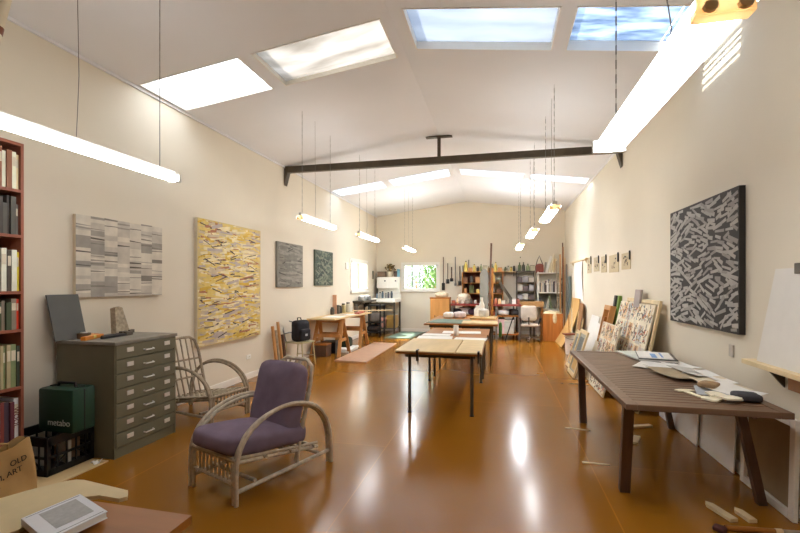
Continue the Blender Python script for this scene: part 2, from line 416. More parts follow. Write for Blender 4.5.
# ---------------------------------------------------------------- hanging lamps
def make_lamp():
    t = thing('hanging_lamp', '', 'lamp', (0, 0, 2.44), 0, 'hanging fluorescent battens')
    ln = 1.34
    m = MB().bx(-.03, .03, -ln / 2, ln / 2, .045, .10, bev=.006)
    m.obj('housing', LAMPW, t)
    pr = [(.078 * math.cos(a), .034 * math.sin(a) + .020) for a in [PI * .80 + PI * 1.4 * k / 14 for k in range(15)]]
    MB().prism([(x, -ln / 2 + .004, z) for x, z in pr], (0, ln - .03, 0)).obj('lamp_cover', LAMP, t, smooth=True)
    m = MB().bx(-.070, .070, -ln / 2 - .006, -ln / 2 + .045, -.022, .042, bev=.006); m.tube([(-.04, -ln / 2 - .02, .0), (-.04, -ln / 2 - .005, .0)], .018); m.tube([(.04, -ln / 2 - .02, .0), (.04, -ln / 2 - .005, .0)], .018)
    m.obj('end_cap', TANP, t)
    MB().bx(-.084, .084, ln / 2 - .03, ln / 2, -.018, .07, bev=.008).obj('end_cap', LAMPW, t)
    for y in (-ln / 2 + .07, ln / 2 - .17):
        m = MB(); n = 30                       # unit height 1, stretched to the ceiling
        for k in range(n):
            z = (k + .5) / n
            m.box((0, y, z), (.0025 if k % 2 else .007, .007 if k % 2 else .0025, 1.25 / n))
        c = m.obj('chain', STEELG, t); c.location = (0, 0, .10)
    c = MB().tube([(.02, -ln / 2 + .5, 0), (.035, -ln / 2 + .5, .12), (.015, -ln / 2 + .52, .3), (.02, -ln / 2 + .5, 1)], .0025, 6).obj('cord', CORD, t); c.location = (0, 0, .10)
    return t
lamp0 = make_lamp()
LAMPS = [(-2.77, 2.55, 'lit batten lamp hanging over the bookcase, cut by the frame edge'),
         (-2.665, 6.14, 'lit hanging batten lamp just below the tie beam end, beside the yellow painting'),
         (-2.55, 8.32, 'lit hanging batten lamp in front of the green-grey painting'),
         (-2.36, 11.4, 'small far lit batten lamp above the wide garden window'),
         (.715, 2.41, 'largest lit batten lamp hanging above the dark slatted table'),
         (.63, 6.06, 'lit batten lamp in the black painting row, next after the largest'),
         (.565, 8.28, 'lit batten lamp in the black painting row, second after the largest'),
         (.47, 11.2, 'farthest lit batten lamp in the row above the white shelf unit')]
for i, (x, y, lb) in enumerate(LAMPS):
    o = lamp0 if i == 0 else copy_tree(lamp0)
    o.location = (x, y, 2.44); o['label'] = lb
    o.scale = (1.25, 1.18, 1) if i == 4 else (.70 if i < 4 else .9, 1.12 if i == 0 else .93, .8)
    for ch in o.children:
        if ch.name.startswith('lamp_cover'):
            ch.material_slots[0].link = 'OBJECT'; ch.material_slots[0].material = LAMPS_M[i % 4]
    for ch in o.children:
        if ch.name.split('.')[0] in ('chain', 'cord'): ch.scale = (1, 1, (cz(x) - 2.44) / o.scale.z - .10)

# ---------------------------------------------------------------- paintings
def strokes(m, rnd, w, h, n, ln, wd, ang, jit, nm, z=.0, wts=None, margin=.0):
    """flat paint strokes on the plane x(depth)=0; u along +y, v along z; 0.5-2 mm thick"""
    for _ in range(n):
        l = rnd.uniform(*ln); t = rnd.uniform(*wd); a = R_(rnd.choice(ang) + rnd.gauss(0, jit))
        c, s = math.cos(a), math.sin(a)
        ex = abs(c) * l / 2 + abs(s) * t / 2; ez = abs(s) * l / 2 + abs(c) * t / 2
        y = rnd.uniform(ex + margin, w - ex - margin); zz = rnd.uniform(ez + margin, h - ez - margin)
        k = rnd.choices(range(1, nm), weights=wts)[0] if nm > 1 else 0
        d = rnd.uniform(.0006, .003)
        q = [(-l / 2, -t / 2 * rnd.uniform(.3, 1)), (l / 2, -t / 2), (l / 2, t / 2 * rnd.uniform(.3, 1)), (-l / 2, t / 2)]
        m.prism([(0, y + c * a_ - s * b_, zz + s * a_ + c * b_) for a_, b_ in q], (d, 0, 0), k)
# pale striped canvas
rnd = random.Random(3)
W, H = 1.09, .80
m = MB().bx(-.035, 0, 0, W, 0, H)
cw = W / 7
for i in range(7):
    z = 0
    while z < H - .01:
        hh = rnd.uniform(.03, .085); hh = min(hh, H - z)
        k = rnd.choices([1, 2, 3, 4], [5, 4, 2, .3])[0]
        sk = rnd.uniform(-.006, .006)
        m.prism([(0, i * cw, z), (0, (i + 1) * cw, z), (0, (i + 1) * cw, z + hh), (0, i * cw, z + hh)], (.001 + rnd.uniform(0, .0004), 0, 0), k)
        if rnd.random() < .42:
            q = z + rnd.uniform(.0, hh * .6); tt = rnd.uniform(.006, .02)
            m.prism([(0, i * cw, q), (0, (i + 1) * cw, q + sk), (0, (i + 1) * cw, q + sk + tt * rnd.uniform(.2, 1)), (0, i * cw, q + tt)], (.002, 0, 0), rnd.choice([3, 4, 5]))
        z += hh
t = tag(m.obj('striped_painting', [CREAMP, col((214, 206, 190), .8), col((196, 188, 174), .8), col((160, 154, 144), .8), col((136, 130, 120), .8), col((98, 92, 84), .8)], None, (L + .04, 3.36, 1.405)), 'pale painting of short grey stripes in columns above plan chest', 'painting')
t.location = (L + .037, 3.37, 1.41)
# yellow canvas
W, H = 1.57, 1.74
rnd = random.Random(11)
m = MB().bx(-.05, -.0006, 0, W, 0, H, 9); m.bx(-.0006, 0, 0, W, 0, H, 0)
strokes(m, rnd, W, H, 1500, (.10, .34), (.02, .05), [-3, 4, 8], 6, 7, wts=[6, 4.5, 3, 3, 1.6, 1.1])
strokes(m, rnd, W, H, 230, (.10, .28), (.012, .024), [6, 12, -14], 7, 9, wts=[0, 0, 0, 0, 0, 1, 4.5, 2])
tag(m.obj('yellow_painting', [mat('yellow_ground', (204, 182, 126), .7), col((216, 190, 108), .7), col((226, 212, 168), .7), col((198, 180, 150), .7), col((178, 164, 158), .7), col((206, 168, 60), .7), col((168, 110, 76), .7), col((58, 46, 46), .7), col((112, 84, 66), .7), CREAMP], None, (L + .052, 5.07, .69)), 'large yellow painting densely covered in short slanted dashes', 'painting')
# grey canvas
W, H = 1.05, .84
m = MB().bx(-.04, 0, 0, W, 0, H); rnd = random.Random(5)
strokes(m, rnd, W, H, 160, (.2, .5), (.03, .06), [0], 3, 3)
strokes(m, rnd, W, H, 46, (.1, .3), (.008, .02), [-3, 3], 8, 4, wts=[0, 0, 1])
tag(m.obj('grey_painting', [col((134, 130, 120), .8), col((146, 142, 132), .8), col((122, 119, 110), .8), col((72, 68, 62), .8)], None, (L + .042, 7.23, 1.48)), 'grey painting with thin dark dashes right of the yellow one', 'painting')
W, H = 1.03, .79
m = MB().bx(-.04, 0, 0, W, 0, H); rnd = random.Random(6)
strokes(m, rnd, W, H, 500, (.1, .3), (.02, .06), [0, 20, -20], 20, 5)
tag(m.obj('green_painting', [col((92, 100, 88), .8), col((104, 114, 98), .8), col((78, 92, 84), .8), col((132, 136, 118), .8), col((64, 72, 66), .8)], None, (L + .042, 8.90, 1.505)), 'dark green-grey mottled painting nearest the small window', 'painting')
# black canvas on the other wall
W, H = 1.44, 1.19
m = MB().bx(-.045, 0, 0, W, 0, H); rnd = random.Random(9)
NR, NC = 27, 11
for r_ in range(NR):
    for c_ in range(NC):
        if rnd.random() < .06: continue
        l = rnd.uniform(.09, .19); t_ = rnd.uniform(.022, .040)
        a = R_((1 if (r_ * 3 // NR + c_ // 4) % 2 == 0 else -1) * rnd.gauss(16, 10)) if rnd.random() < .65 else R_(rnd.uniform(-35, 35))
        c, q = math.cos(a), math.sin(a); ex = abs(c) * l / 2 + abs(q) * t_ / 2 + .012; ez = abs(q) * l / 2 + abs(c) * t_ / 2 + .012
        y = min(max((c_ + .5 + .5 * (r_ % 2) - .25 + rnd.uniform(-.25, .25)) * W / NC, ex), W - ex); zz = min(max((r_ + .5 + rnd.uniform(-.3, .3)) * H / NR, ez), H - ez)
        m.prism([(0, y + c * a_ - q * b_, zz + q * a_ + c * b_) for a_, b_ in ((-l / 2, -t_ * .4), (l / 2, -t_ / 2), (l / 2, t_ / 2), (-l / 2, t_ * .35))], (rnd.uniform(.0006, .003), 0, 0), 1 if rnd.random() < .75 else 2)
o = tag(m.obj('black_painting', [mat('black_canvas', (50, 46, 42), .7), col((176, 172, 166), .8), col((152, 148, 142), .8)], None, (R - .047, 5.43, 1.135), PI), 'large black painting covered with slanting pale grey strokes', 'painting')

# small wall fittings
t = thing('wall_outlet', 'white double power outlet low on the wall under yellow painting', 'outlet', (L, 6.36, .36))
MB().bx(0, .012, -.06, .06, -.035, .035, bev=.003).obj('plate', WHITE, t); MB().bx(.012, .018, -.03, -.012, -.01, .012).obj('switch', CARD, t); MB().bx(.012, .018, .012, .03, -.01, .012).obj('switch', CARD, t)
tag(MB().bx(0, .03, -.09, .09, -.09, .09, bev=.01).obj('wall_thermostat', WHITE, None, (L, 11.0, 2.02)), 'small white box on the wall beside the small window', 'thermostat')
tag(MB().bx(-.012, 0, -.035, .035, -.05, .05, bev=.004).obj('wall_socket', mat('grey_socket', (190, 182, 170), .5), None, (R, 4.2, .98)), 'small grey wall socket above the paper-strewn end of slatted table', 'outlet')

# ---------------------------------------------------------------- bookcase and books
bc = thing('bookcase', 'tall red-brown wooden bookcase full of books at frame edge', 'bookcase', (-3.80, 2.23, 0))
BX0, BX1, BY0, BY1 = -.15, .15, -.46, .46
SH = [.04, .321, .743, 1.188, 1.485, 1.923, 2.275]
for y in (BY0, BY1 - .022): MB().bx(BX0, BX1, y, y + .022, 0, 2.64, bev=.002).obj('side_panel', REDWOOD, bc)
MB().bx(BX0, BX0 + .01, BY0 + .022, BY1 - .022, 0, 2.62).obj('back_panel', REDWOOD, bc)
for z in SH + [2.64]: MB().bx(BX0 + .01, BX1, BY0 + .022, BY1 - .022, z - .024, z, bev=.002).obj('shelf', REDWOOD, bc)
pal = {2.275: [((196, 178, 140), 'tan'), ((74, 66, 58), 'dark brown'), ((214, 200, 172), 'cream'), ((98, 94, 86), 'grey'), ((120, 78, 54), 'brown')],
       1.923: [((96, 90, 84), 'grey'), ((86, 72, 82), 'plum'), ((74, 72, 66), 'charcoal'), ((168, 150, 110), 'tan'), ((60, 54, 50), 'dark brown')],
       1.485: [((212, 176, 60), 'yellow'), ((92, 82, 66), 'olive brown'), ((220, 206, 176), 'cream'), ((206, 160, 52), 'mustard'), ((70, 62, 54), 'dark brown')],
       1.188: [((192, 62, 40), 'red'), ((96, 112, 76), 'green'), ((120, 110, 96), 'grey brown'), ((204, 74, 44), 'orange red'), ((60, 70, 50), 'dark green')],
       .743: [((52, 58, 48), 'dark green'), ((226, 218, 196), 'white'), ((110, 120, 84), 'moss green'), ((66, 60, 52), 'dark brown'), ((150, 140, 110), 'khaki')],
       .321: [((230, 224, 212), 'white'), ((92, 50, 58), 'maroon'), ((70, 56, 66), 'dark plum'), ((120, 60, 56), 'wine red'), ((206, 196, 180), 'cream')],
       .04: [((170, 92, 66), 'brick'), ((196, 178, 150), 'buff'), ((120, 64, 50), 'rust'), ((90, 76, 66), 'brown'), ((140, 80, 62), 'terracotta')]}
names = {2.275: 'top shelf', 1.923: 'second shelf down', 1.485: 'third shelf down', 1.188: 'fourth shelf down', .743: 'fifth shelf down', .321: 'sixth shelf down', .04: 'bottom shelf'}
def book_mesh(th, h, d, c, band):
    m = MB(); m.bx(-d / 2, d / 2, -th / 2, -th / 2 + .002, 0, h); m.bx(-d / 2, d / 2, th / 2 - .002, th / 2, 0, h); m.bx(d / 2 - .002, d / 2 + .001, -th / 2, th / 2, 0, h)
    m.bx(-d / 2 + .004, d / 2 - .003, -th / 2 + .003, th / 2 - .003, .003, h - .003, 1)
    if band: m.bx(d / 2 + .001, d / 2 + .0018, -th / 2 + .003, th / 2 - .003, h * .62, h * .86, 2)
    return m.mesh('book', [col(c, .5), CREAMP, col((224, 214, 190), .6)])
rnd = random.Random(21)
for z in SH:
    top = ([*SH, 2.64][SH.index(z) + 1]) - .024 - z
    y = BY1 - .024; k = 0
    while y > .02 and k < 14:
        th = rnd.choice([.018, .022, .028, .036]); hh = min(top - .03, rnd.uniform(.72, .93) * top, .33); d = rnd.uniform(.17, .21)
        c, cn = pal[z][(k * 2 + k // 3) % 5 if z != .321 else (k % 5)]
        if z == .321 and k == 0: th = .034
        o = link('book', book_mesh(th, hh, d, tuple(min(240, int(v * 1.25)) for v in c), rnd.random() < .5), None, (-3.80 + .14 - d / 2 - rnd.uniform(0, .02), 2.23 + y - th / 2, z))
        tag(o, '%s book on the %s of red bookcase, %s from outer side' % (cn, names[z], ORD[k]), 'book', 'books in the red bookcase')
        if z == .321 and k == 0:
            lettering('WOOL', .05, col((120, 36, 30), .6), o, (d / 2 + .0025, 0, hh * .55), (PI / 2, R_(90), PI / 2))
            o['label'] = 'white book with WOOL lettered down its spine on the bookcase'
        y -= th + .002; k += 1
t = thing('rolled_paper', 'long pale paper roll with brown tape leaning above the bookcase', 'roll', (-3.74, 2.37, 2.64))
MB().tube([(0, .02, .0), (-.02, .27, 1.13)], .034, 10).obj('paper', CREAMP, t, smooth=True)
MB().tube([(-.0146, .1995, .81), (-.0156, .2120, .87)], .036, 10).obj('tape_band', mat('brown_tape', (120, 70, 44), .4), t, smooth=True)

# ---------------------------------------------------------------- tote bag, crate, case, floor board
tag(MB().bx(-3.62, -3.31, 2.36, 3.13, 0, .012, bev=.002).obj('floor_board', PLY), 'thin tan board lying on the floor under the black crate', 'board')
tag(MB().sheet(lambda u, v: (-3.385 + .06 * u, 3.02 + .07 * v, .022 + .02 * math.sin(5 * u) * math.sin(4 * v + 1)), 6, 6, .003).obj('paper_scrap', PAPER), 'crumpled white paper scrap on the tan floor board', 'paper')
tg = thing('tote_bag', 'tan tote bag with dark lettering slumped before the bookcase', 'bag', (-3.44, 2.30, 0))
def tote(u, v):      # u around, v up
    a = 2 * PI * u; h = v
    sx = .10 * (1 - .55 * h) + .008; sy = .30 * (1 - .10 * h)
    cx, cy = math.cos(a), math.sin(a)
    x = math.copysign(abs(cx) ** .6, cx) * sx; y = math.copysign(abs(cy) ** .45, cy) * sy
    z = h * (.36 + .05 * math.sin(a) + .02 * math.sin(3 * a))
    return (x + .012 * math.sin(5 * y * 4 + h * 5), y, z)
m = MB(); b = m.b; NU, NV = 40, 10
rings = [[b.verts.new(tote(i / NU, j / NV)) for i in range(NU)] for j in range(NV + 1)]
inner = [[b.verts.new(Vector(tote(i / NU, j / NV)) * .0 + Vector((tote(i / NU, j / NV)[0] * .93, tote(i / NU, j / NV)[1] * .985, max(.01, tote(i / NU, j / NV)[2])))) for i in range(NU)] for j in range(NV + 1)]
for j in range(NV):
    for i in range(NU):
        k = (i + 1) % NU
        b.faces.new((rings[j][i], rings[j][k], rings[j + 1][k], rings[j + 1][i])); b.faces.new((inner[j][i], inner[j + 1][i], inner[j + 1][k], inner[j][k]))
for i in range(NU):
    k = (i + 1) % NU; b.faces.new((rings[NV][i], rings[NV][k], inner[NV][k], inner[NV][i]))
b.faces.new(rings[0][::-1]); b.faces.new(inner[0])
m.obj('bag_body', TAN, tg, smooth=True)
for (tx, y, z) in (('OLD', .14, .275), ('ISM, ART', .05, .205), ('& F', -.03, .135)):
    h = z / .38; xs = []
    for q in (-.1, -.05, 0, .05, .1):
        yy = min(abs(y + q * len(tx) / 8), .25); sx = .10 * (1 - .55 * h) + .008; sy = .30 * (1 - .10 * h)
        xs.append((1 - min(1, yy / sy) ** (2 / .45)) ** .3 * sx + .012 * math.sin(20 * (y + q) + h * 5))
    lettering(tx, .055, INK, tg, (max(xs) + .003, y, z), (PI / 2, R_(-8), PI / 2))
for s in (-1, 1):
    MB().tube([(s * .05, -.10, .30), (s * .05, -.09, .40), (s * .045, .0, .44), (s * .05, .09, .41), (s * .05, .10, .31)], .008, 6).obj('handle', TAN, tg, smooth=True)

cr = thing('milk_crate', 'black plastic milk crate standing under the green tool case', 'crate', (-3.70, 2.945, .012))
CW, CD, CH = .43, .41, .31
m = MB().bx(-CW / 2, CW / 2, -CD / 2, CD / 2, 0, .012)
for sx in (-1, 1):
    for sy in (-1, 1):
        m.bx(sx * CW / 2, sx * (CW / 2 - .03), sy * CD / 2, sy * (CD / 2 - .03), .012, CH)
for z0, z1 in ((.0, .05), (.135, .155), (.235, CH)):
    for s in (-1, 1):
        m.bx(-CW / 2 + .01, CW / 2 - .01, s * CD / 2, s * (CD / 2 - .012), z0, z1); m.bx(s * CW / 2, s * (CW / 2 - .012), -CD / 2 + .01, CD / 2 - .01, z0, z1)
for s in (-1, 1):
    for k in range(1, 5):
        p = -CW / 2 + CW * k / 5
        m.bx(p - .006, p + .006, s * CD / 2, s * (CD / 2 - .008), .03, .25)
        p = -CD / 2 + CD * k / 5
        m.bx(s * CW / 2, s * (CW / 2 - .008), p - .006, p + .006, .03, .25)
    for a, c in ((-.17, -.03), (.17, .03)):
        m.bar((a, s * (CD / 2 - .004), .04), (c, s * (CD / 2 - .004), .15), .01, .008, up=(0, 1, 0)); m.bar((s * (CW / 2 - .004), a, .04), (s * (CW / 2 - .004), c, .15), .008, .01, up=(0, 1, 0))
m.obj('shell', BLACKP, cr)
m = MB()
for s in (-1, 1):
    m.bx(-CW / 2, CW / 2, s * CD / 2, s * (CD / 2 + .008), CH - .02, CH); m.bx(s * CW / 2, s * (CW / 2 + .008), -CD / 2, CD / 2, CH - .02, CH)
m.obj('rim', BLACKP, cr)
for i, (x, y, rz, c, n) in enumerate([(-.08, -.06, .2, (190, 184, 172), 'grey'), (.08, .05, -.3, (226, 220, 206), 'white'), (.02, .12, .9, (150, 120, 90), 'brown')]):
    tag(MB().bx(-.09, .09, -.012, .012, 0, .2, bev=.002).obj('folded_paper', col(c, .8), None, (-3.70 + x, 2.945 + y, .0245), rz), '%s paper bundle standing inside the black crate' % n, 'paper')

tc_ = thing('tool_case', 'dark green plastic tool case with pale lettering on black crate', 'case', (-3.545, 2.955, .012 + CH))
CX, CY, CZ = .36, .21, .36
m = MB().box((0, 0, CZ / 2), (CX, CY, CZ), bev=.022); m.obj('body', GREENC, tc_, smooth=True)
m = MB(); m.bx(-CX / 2 - .003, CX / 2 + .003, -.006, .006, .01, CZ - .01, bev=.003); m.obj('seam', BLACKP, tc_)
MB().tube([(-.09, 0, CZ - .006), (-.085, 0, CZ + .03), (.085, 0, CZ + .03), (.09, 0, CZ - .006)], .012, 8).obj('handle', BLACKP, tc_, smooth=True)
for x in (-.13, .13): MB().bx(x - .02, x + .02, -.03, .03, CZ - .03, CZ + .008, bev=.004).obj('latch', BLACKP, tc_)
lettering('metabo', .075, col((206, 212, 206), .5), tc_, (.04, -CY / 2 - .001, .085), (PI / 2, 0, 0))

# ---------------------------------------------------------------- plan chest
CHX, CHY = -3.605, 3.54
pc = thing('plan_chest', 'olive grey metal plan chest with seven drawers', 'cabinet', (CHX, CHY, 0))
hx, hy, ch = .318, .37, 1.03
m = MB().bx(-hx, hx - .02, -hy, hy, .0, ch - .03, bev=.004); m.bx(hx - .02, hx - .004, -hy, -hy + .02, .0, ch - .03); m.bx(hx - .02, hx - .004, hy - .02, hy, .0, ch - .03); m.bx(hx - .02, hx - .008, -hy, hy, 0, .085)
m.obj('body', CHEST, pc)
MB().bx(-hx - .004, hx + .012, -hy - .01, hy + .01, ch - .03, ch, bev=.004).obj('top', CHESTTOP, pc)
dh = (ch - .03 - .09) / 7
for k in range(7):
    z0 = .09 + dh * k
    d = MB().bx(hx - .019, hx + .004, -hy + .012, hy - .012, z0 + .004, z0 + dh - .004, bev=.003).obj('drawer', CHEST, pc)
    for y in (-hy + .16, hy - .13):
        m = MB().bx(hx + .004, hx + .009, y - .037, y + .037, z0 + .055, z0 + .095, bev=.002); m.bx(hx + .009, hx + .0105, y - .034, y + .034, z0 + .058, z0 + .092, 1)
        m.obj('label_holder', [CHROME, CARD], d)
    MB().tube([(hx + .004, -.055, z0 + .055), (hx + .026, -.05, z0 + .05), (hx + .026, .05, z0 + .05), (hx + .004, .055, z0 + .055)], .007, 8).obj('handle', CHROME, d, smooth=True)
# on the chest
o = tag(MB().bx(-.006, .006, -.15, .15, 0, .42).obj('grey_board', mat('charcoal_board', (92, 92, 88), .7, var=.04), None, (-3.855, 3.30, 1.034)), 'dark grey board leaning on the wall at plan chest corner', 'board')
o.rotation_euler = (0, R_(-14), R_(0)); o.location = (-3.83, 3.23, 1.034)
m = MB(); m.prism([(0, -.075, 0), (0, .095, 0), (0, .035, .26), (0, -.005, .275), (0, -.055, .262)], (.06, 0, 0)); 
o = tag(m.obj('carved_stone', mat('carved_tan_stone', (170, 156, 132), .85, var=.3, scale=30, bump=.6), None, (-3.80, 3.70, 1.032)), 'tan carved stone block with tapered top on plan chest', 'stone')
o.rotation_euler = (0, R_(-8), 0); 
t = thing('spirit_level', 'orange spirit level lying on the plan chest edge', 'tool', (-3.68, 3.31, 1.031), R_(18))
MB().bx(-.022, .022, -.14, .14, 0, .035, bev=.004).obj('body', mat('orange_plastic', (220, 134, 44), .4, var=.06), t); MB().bx(-.023, .023, -.02, .02, .012, .036).obj('vial_window', col((224, 214, 120), .3), t)
tag(MB().bx(-.03, .03, -.07, .07, 0, .03, bev=.004).obj('orange_block', mat('orange_plastic2', (206, 124, 48), .5), None, (-3.80, 3.42, 1.031), R_(30)), 'small orange block behind the spirit level on plan chest', 'block')
t = thing('tape_dispenser', 'round brown and silver tape roll on the plan chest', 'tape', (-3.80, 3.33, 1.031))
m = MB().lathe([(.055, 0), (.055, .05), (.03, .052), (.03, .0)], seg=20); m.obj('tape', mat('brown_roll', (108, 84, 60), .5), t, smooth=True); MB().lathe([(.029, .001), (.029, .058)], seg=16).obj('core', CHROME, t, smooth=True)
for i, (x, y, l, n) in enumerate([(-3.60, 3.50, .38, 'long black steel ruler nearest the plan chest front'), (-3.68, 3.55, .34, 'black squared bar in the middle of plan chest top'), (-3.75, 3.80, .12, 'short dark knob handle tool near the stone')]):
    t = thing('hand_tool', n, 'tool', (x, y, 1.031), R_(6 + 5 * i))
    MB().bx(-.014, .014, -l / 2, l / 2, 0, .022, bev=.003).obj('bar', BLACKP, t); MB().bx(-.018, .018, l / 2 - .09, l / 2, .0, .035, bev=.006).obj('grip', STEELD, t)

# ---------------------------------------------------------------- cane chairs
def make_chair(label, loc, rz, cushions):
    t = thing('cane_armchair', label, 'armchair', loc, rz, 'cane armchairs')
    CM = CANE if cushions else CANE2
    path = [(-.47, 0), (-.47, .22), (-.455, .33), (-.40, .44), (-.29, .53), (-.14, .585), (.03, .60), (.20, .565), (.33, .49), (.42, .37), (.46, .22), (.47, 0)]
    fine = []
    for i in range(len(path) - 1):
        p0, p1, p2, p3 = [Vector(path[min(max(i + k, 0), len(path) - 1)]) for k in (-1, 0, 1, 2)]
        for k in range(4):
            u = k / 4; fine.append(.5 * ((2 * p1) + (p2 - p0) * u + (2 * p0 - 5 * p1 + 4 * p2 - p3) * u * u + (3 * p1 - p0 - 3 * p2 + p3) * u ** 3))
    fine.append(Vector(path[-1]))
    for s in (-1, 1):
        m = MB(); m.tube([(s * .285, p.x, p.y) for p in fine], .0165, 8); m.tube([(s * .252, p.x * .985, p.y * .975) for p in fine], .0155, 8)
        m.obj('arm_hoop', CM, t, smooth=True)
    # seat frame
    m = MB(); zf, zb, yb = .30, .19, .30
    for s in (-1, 1):
        m.tube([(s * .235, -.455, zf - .02), (s * .235, yb + .05, zb - .03)], .015); m.tube([(s * .235, -.455, zf + .01), (s * .235, yb + .05, zb)], .012)
    for y in (-.45, -.2, .05, yb):
        z = zf + (zb - zf) * (y + .45) / .75; m.tube([(-.27, y, z - .01), (.27, y, z - .01)], .014)
    m.obj('seat_frame', CM, t, smooth=True)
    m = MB(); m.tube([(-.27, -.46, .145), (.27, -.46, .145)], .015); m.tube([(-.27, -.46, .305), (.27, -.46, .305)], .015)
    for k in range(10):
        x = -.225 + .05 * k; m.tube([(x, -.462, .145), (x, -.462, .305)], .0085, 6)
    m.obj('front_apron', CM, t, smooth=True)
    for s in (-1, 1):
        m = MB().tube([(s * .268, -.46, .085), (s * .268, .46, .10)], .016); m.tube([(s * .24, .12, .09), (s * .24, .15, .26)], .014)
        m.obj('stretcher', CM, t, smooth=True)
    for y in (-.30, .33):
        MB().tube([(-.27, y, .115), (.27, y, .115)], .014).obj('stretcher', CM, t, smooth=True)
    # back
    yb0, yt = .15, .325
    m = MB(); lp = [(-.225, yb0 - .03, .10), (-.228, yb0 + .065, .45), (-.225, yt - .04, .72), (-.20, yt, .84), (-.13, yt + .015, .885), (.13, yt + .015, .885), (.20, yt, .84), (.225, yt - .04, .72), (.228, yb0 + .065, .45), (.225, yb0 - .03, .10)]
    m.tube(lp, .017); m.obj('back_frame', CM, t, smooth=True)
    m = MB()
    for k in range(5):
        x = -.15 + .075 * k; m.tube([(x, yb0, .19), (x, yb0 + .075, .45), (x, yt + .01, .88)], .009, 6)
    for z in (.42, .62): m.tube([(-.225, yb0 + .06 + (z - .42) * .35, z), (.225, yb0 + .06 + (z - .42) * .35, z)], .012, 6)
    m.obj('back_slats', CM, t, smooth=True)
    if cushions:
        tilt = math.atan2(-.10, .75)
        M = Matrix.Translation((0, -.125, .352)) @ Matrix.Rotation(tilt, 4, 'X')
        MB().cushion(M, .53, .80, .17, 2).obj('seat_cushion', PURPLE, t, smooth=True)
        M = Matrix.Translation((0, .135, .59)) @ Matrix.Rotation(R_(-14), 4, 'X') @ Matrix.Rotation(PI / 2, 4, 'X')
        MB().cushion(M, .50, .60, .20, 5).obj('back_cushion', PURPLE, t, smooth=True)
    else:
        m = MB()
        for k in range(9):
            y = -.42 + .085 * k; z = zf + (zb - zf) * (y + .45) / .75 + .012
            m.tube([(-.235, y, z), (-.1, y + .012, z - .012), (.1, y - .012, z - .012), (.235, y, z)], .009, 6)
        for k in range(7):
            x = -.2 + .066 * k; m.tube([(x, -.45, zf + .015), (x + .01, 0, (zf + zb) / 2 - .01), (x, .29, zb + .012)], .008, 6)
        m.obj('seat_webbing', mat('pale_webbing', (184, 170, 146), .7, var=.25, scale=20), t, smooth=True)
    return t
make_chair('cane armchair with purple cushions in the middle of the floor', (-1.87, 3.235, 0), R_(-21.7), True)
make_chair('bare cane armchair without cushions behind the plan chest', (-3.45, 4.50, 0), R_(79), False)

# ---------------------------------------------------------------- folding chair, backpack, leaning timber
def seatchair():
    t = thing('metal_chair', 'cream metal chair by the wall carrying a black backpack', 'chair', (-3.70, 7.66, 0), R_(80))
    CMt = mat('cream_metal', (196, 184, 140), .5, var=.1)
    MB().box((0, 0, .445), (.40, .40, .025), bev=.01).obj('seat', CMt, t)
    for s in (-1, 1):
        MB().tube([(s * .18, -.17, .44), (s * .20, -.21, 0)], .012).obj('leg', CMt, t, smooth=True)
        MB().tube([(s * .18, .17, .44), (s * .20, .22, 0)], .012).obj('leg', CMt, t, smooth=True)
    MB().tube([(-.18, .18, .44), (-.19, .25, .68), (-.14, .29, .80), (0, .31, .84), (.14, .29, .80), (.19, .25, .68), (.18, .18, .44)], .012).obj('back_frame', STEELG, t, smooth=True)
    MB().tube([(-.185, .225, .60), (0, .25, .61), (.185, .225, .60)], .012).obj('back_rail', STEELG, t, smooth=True)
    m = MB()
    for s in (-1, 1): m.tube([(s * .192, -.19, .18), (s * .192, .19, .18)], .009, 6)
    m.obj('stretcher', CMt, t, smooth=True)
seatchair()
bp_ = thing('backpack', 'black backpack propped on the seat of the cream metal chair', 'bag', (-3.68, 7.64, .459), R_(70))
MB().cushion(Matrix.Translation((0, .0, .2)) @ Matrix.Rotation(PI / 2, 4, 'X'), .34, .40, .2, 9).obj('body', BLACKC, bp_, smooth=True)
MB().cushion(Matrix.Translation((0, -.11, .13)) @ Matrix.Rotation(PI / 2, 4, 'X'), .26, .22, .08, 4).obj('pocket', BLACKC, bp_, smooth=True)
MB().tube([(-.05, .03, .38), (-.04, .04, .44), (.04, .04, .44), (.05, .03, .38)], .01, 6).obj('handle', BLACKC, bp_, smooth=True)
MB().bx(-.03, .03, -.158, -.150, .11, .15).obj('badge', col((196, 200, 204), .4), bp_)
for i, (y, h, c, n) in enumerate([(6.98, .80, PINE, 'orange pine stick leaning at wall, nearest the yellow painting'), (7.07, .72, CANE2, 'grey-brown stick leaning at wall, second from the yellow painting'), (7.18, .86, PINE, 'taller pine stick leaning at wall, beside the metal chair'), (7.30, .62, DARKLEG, 'short dark stick leaning at wall behind the metal chair')]):
    o = tag(MB().bx(-.02, .02, -.025, .025, 0, h, bev=.003).obj('timber_stick', c, None, (-3.80, y, .005)), n, 'timber', 'sticks leaning by the painting wall'); o.rotation_euler = (0, R_(-7), 0)

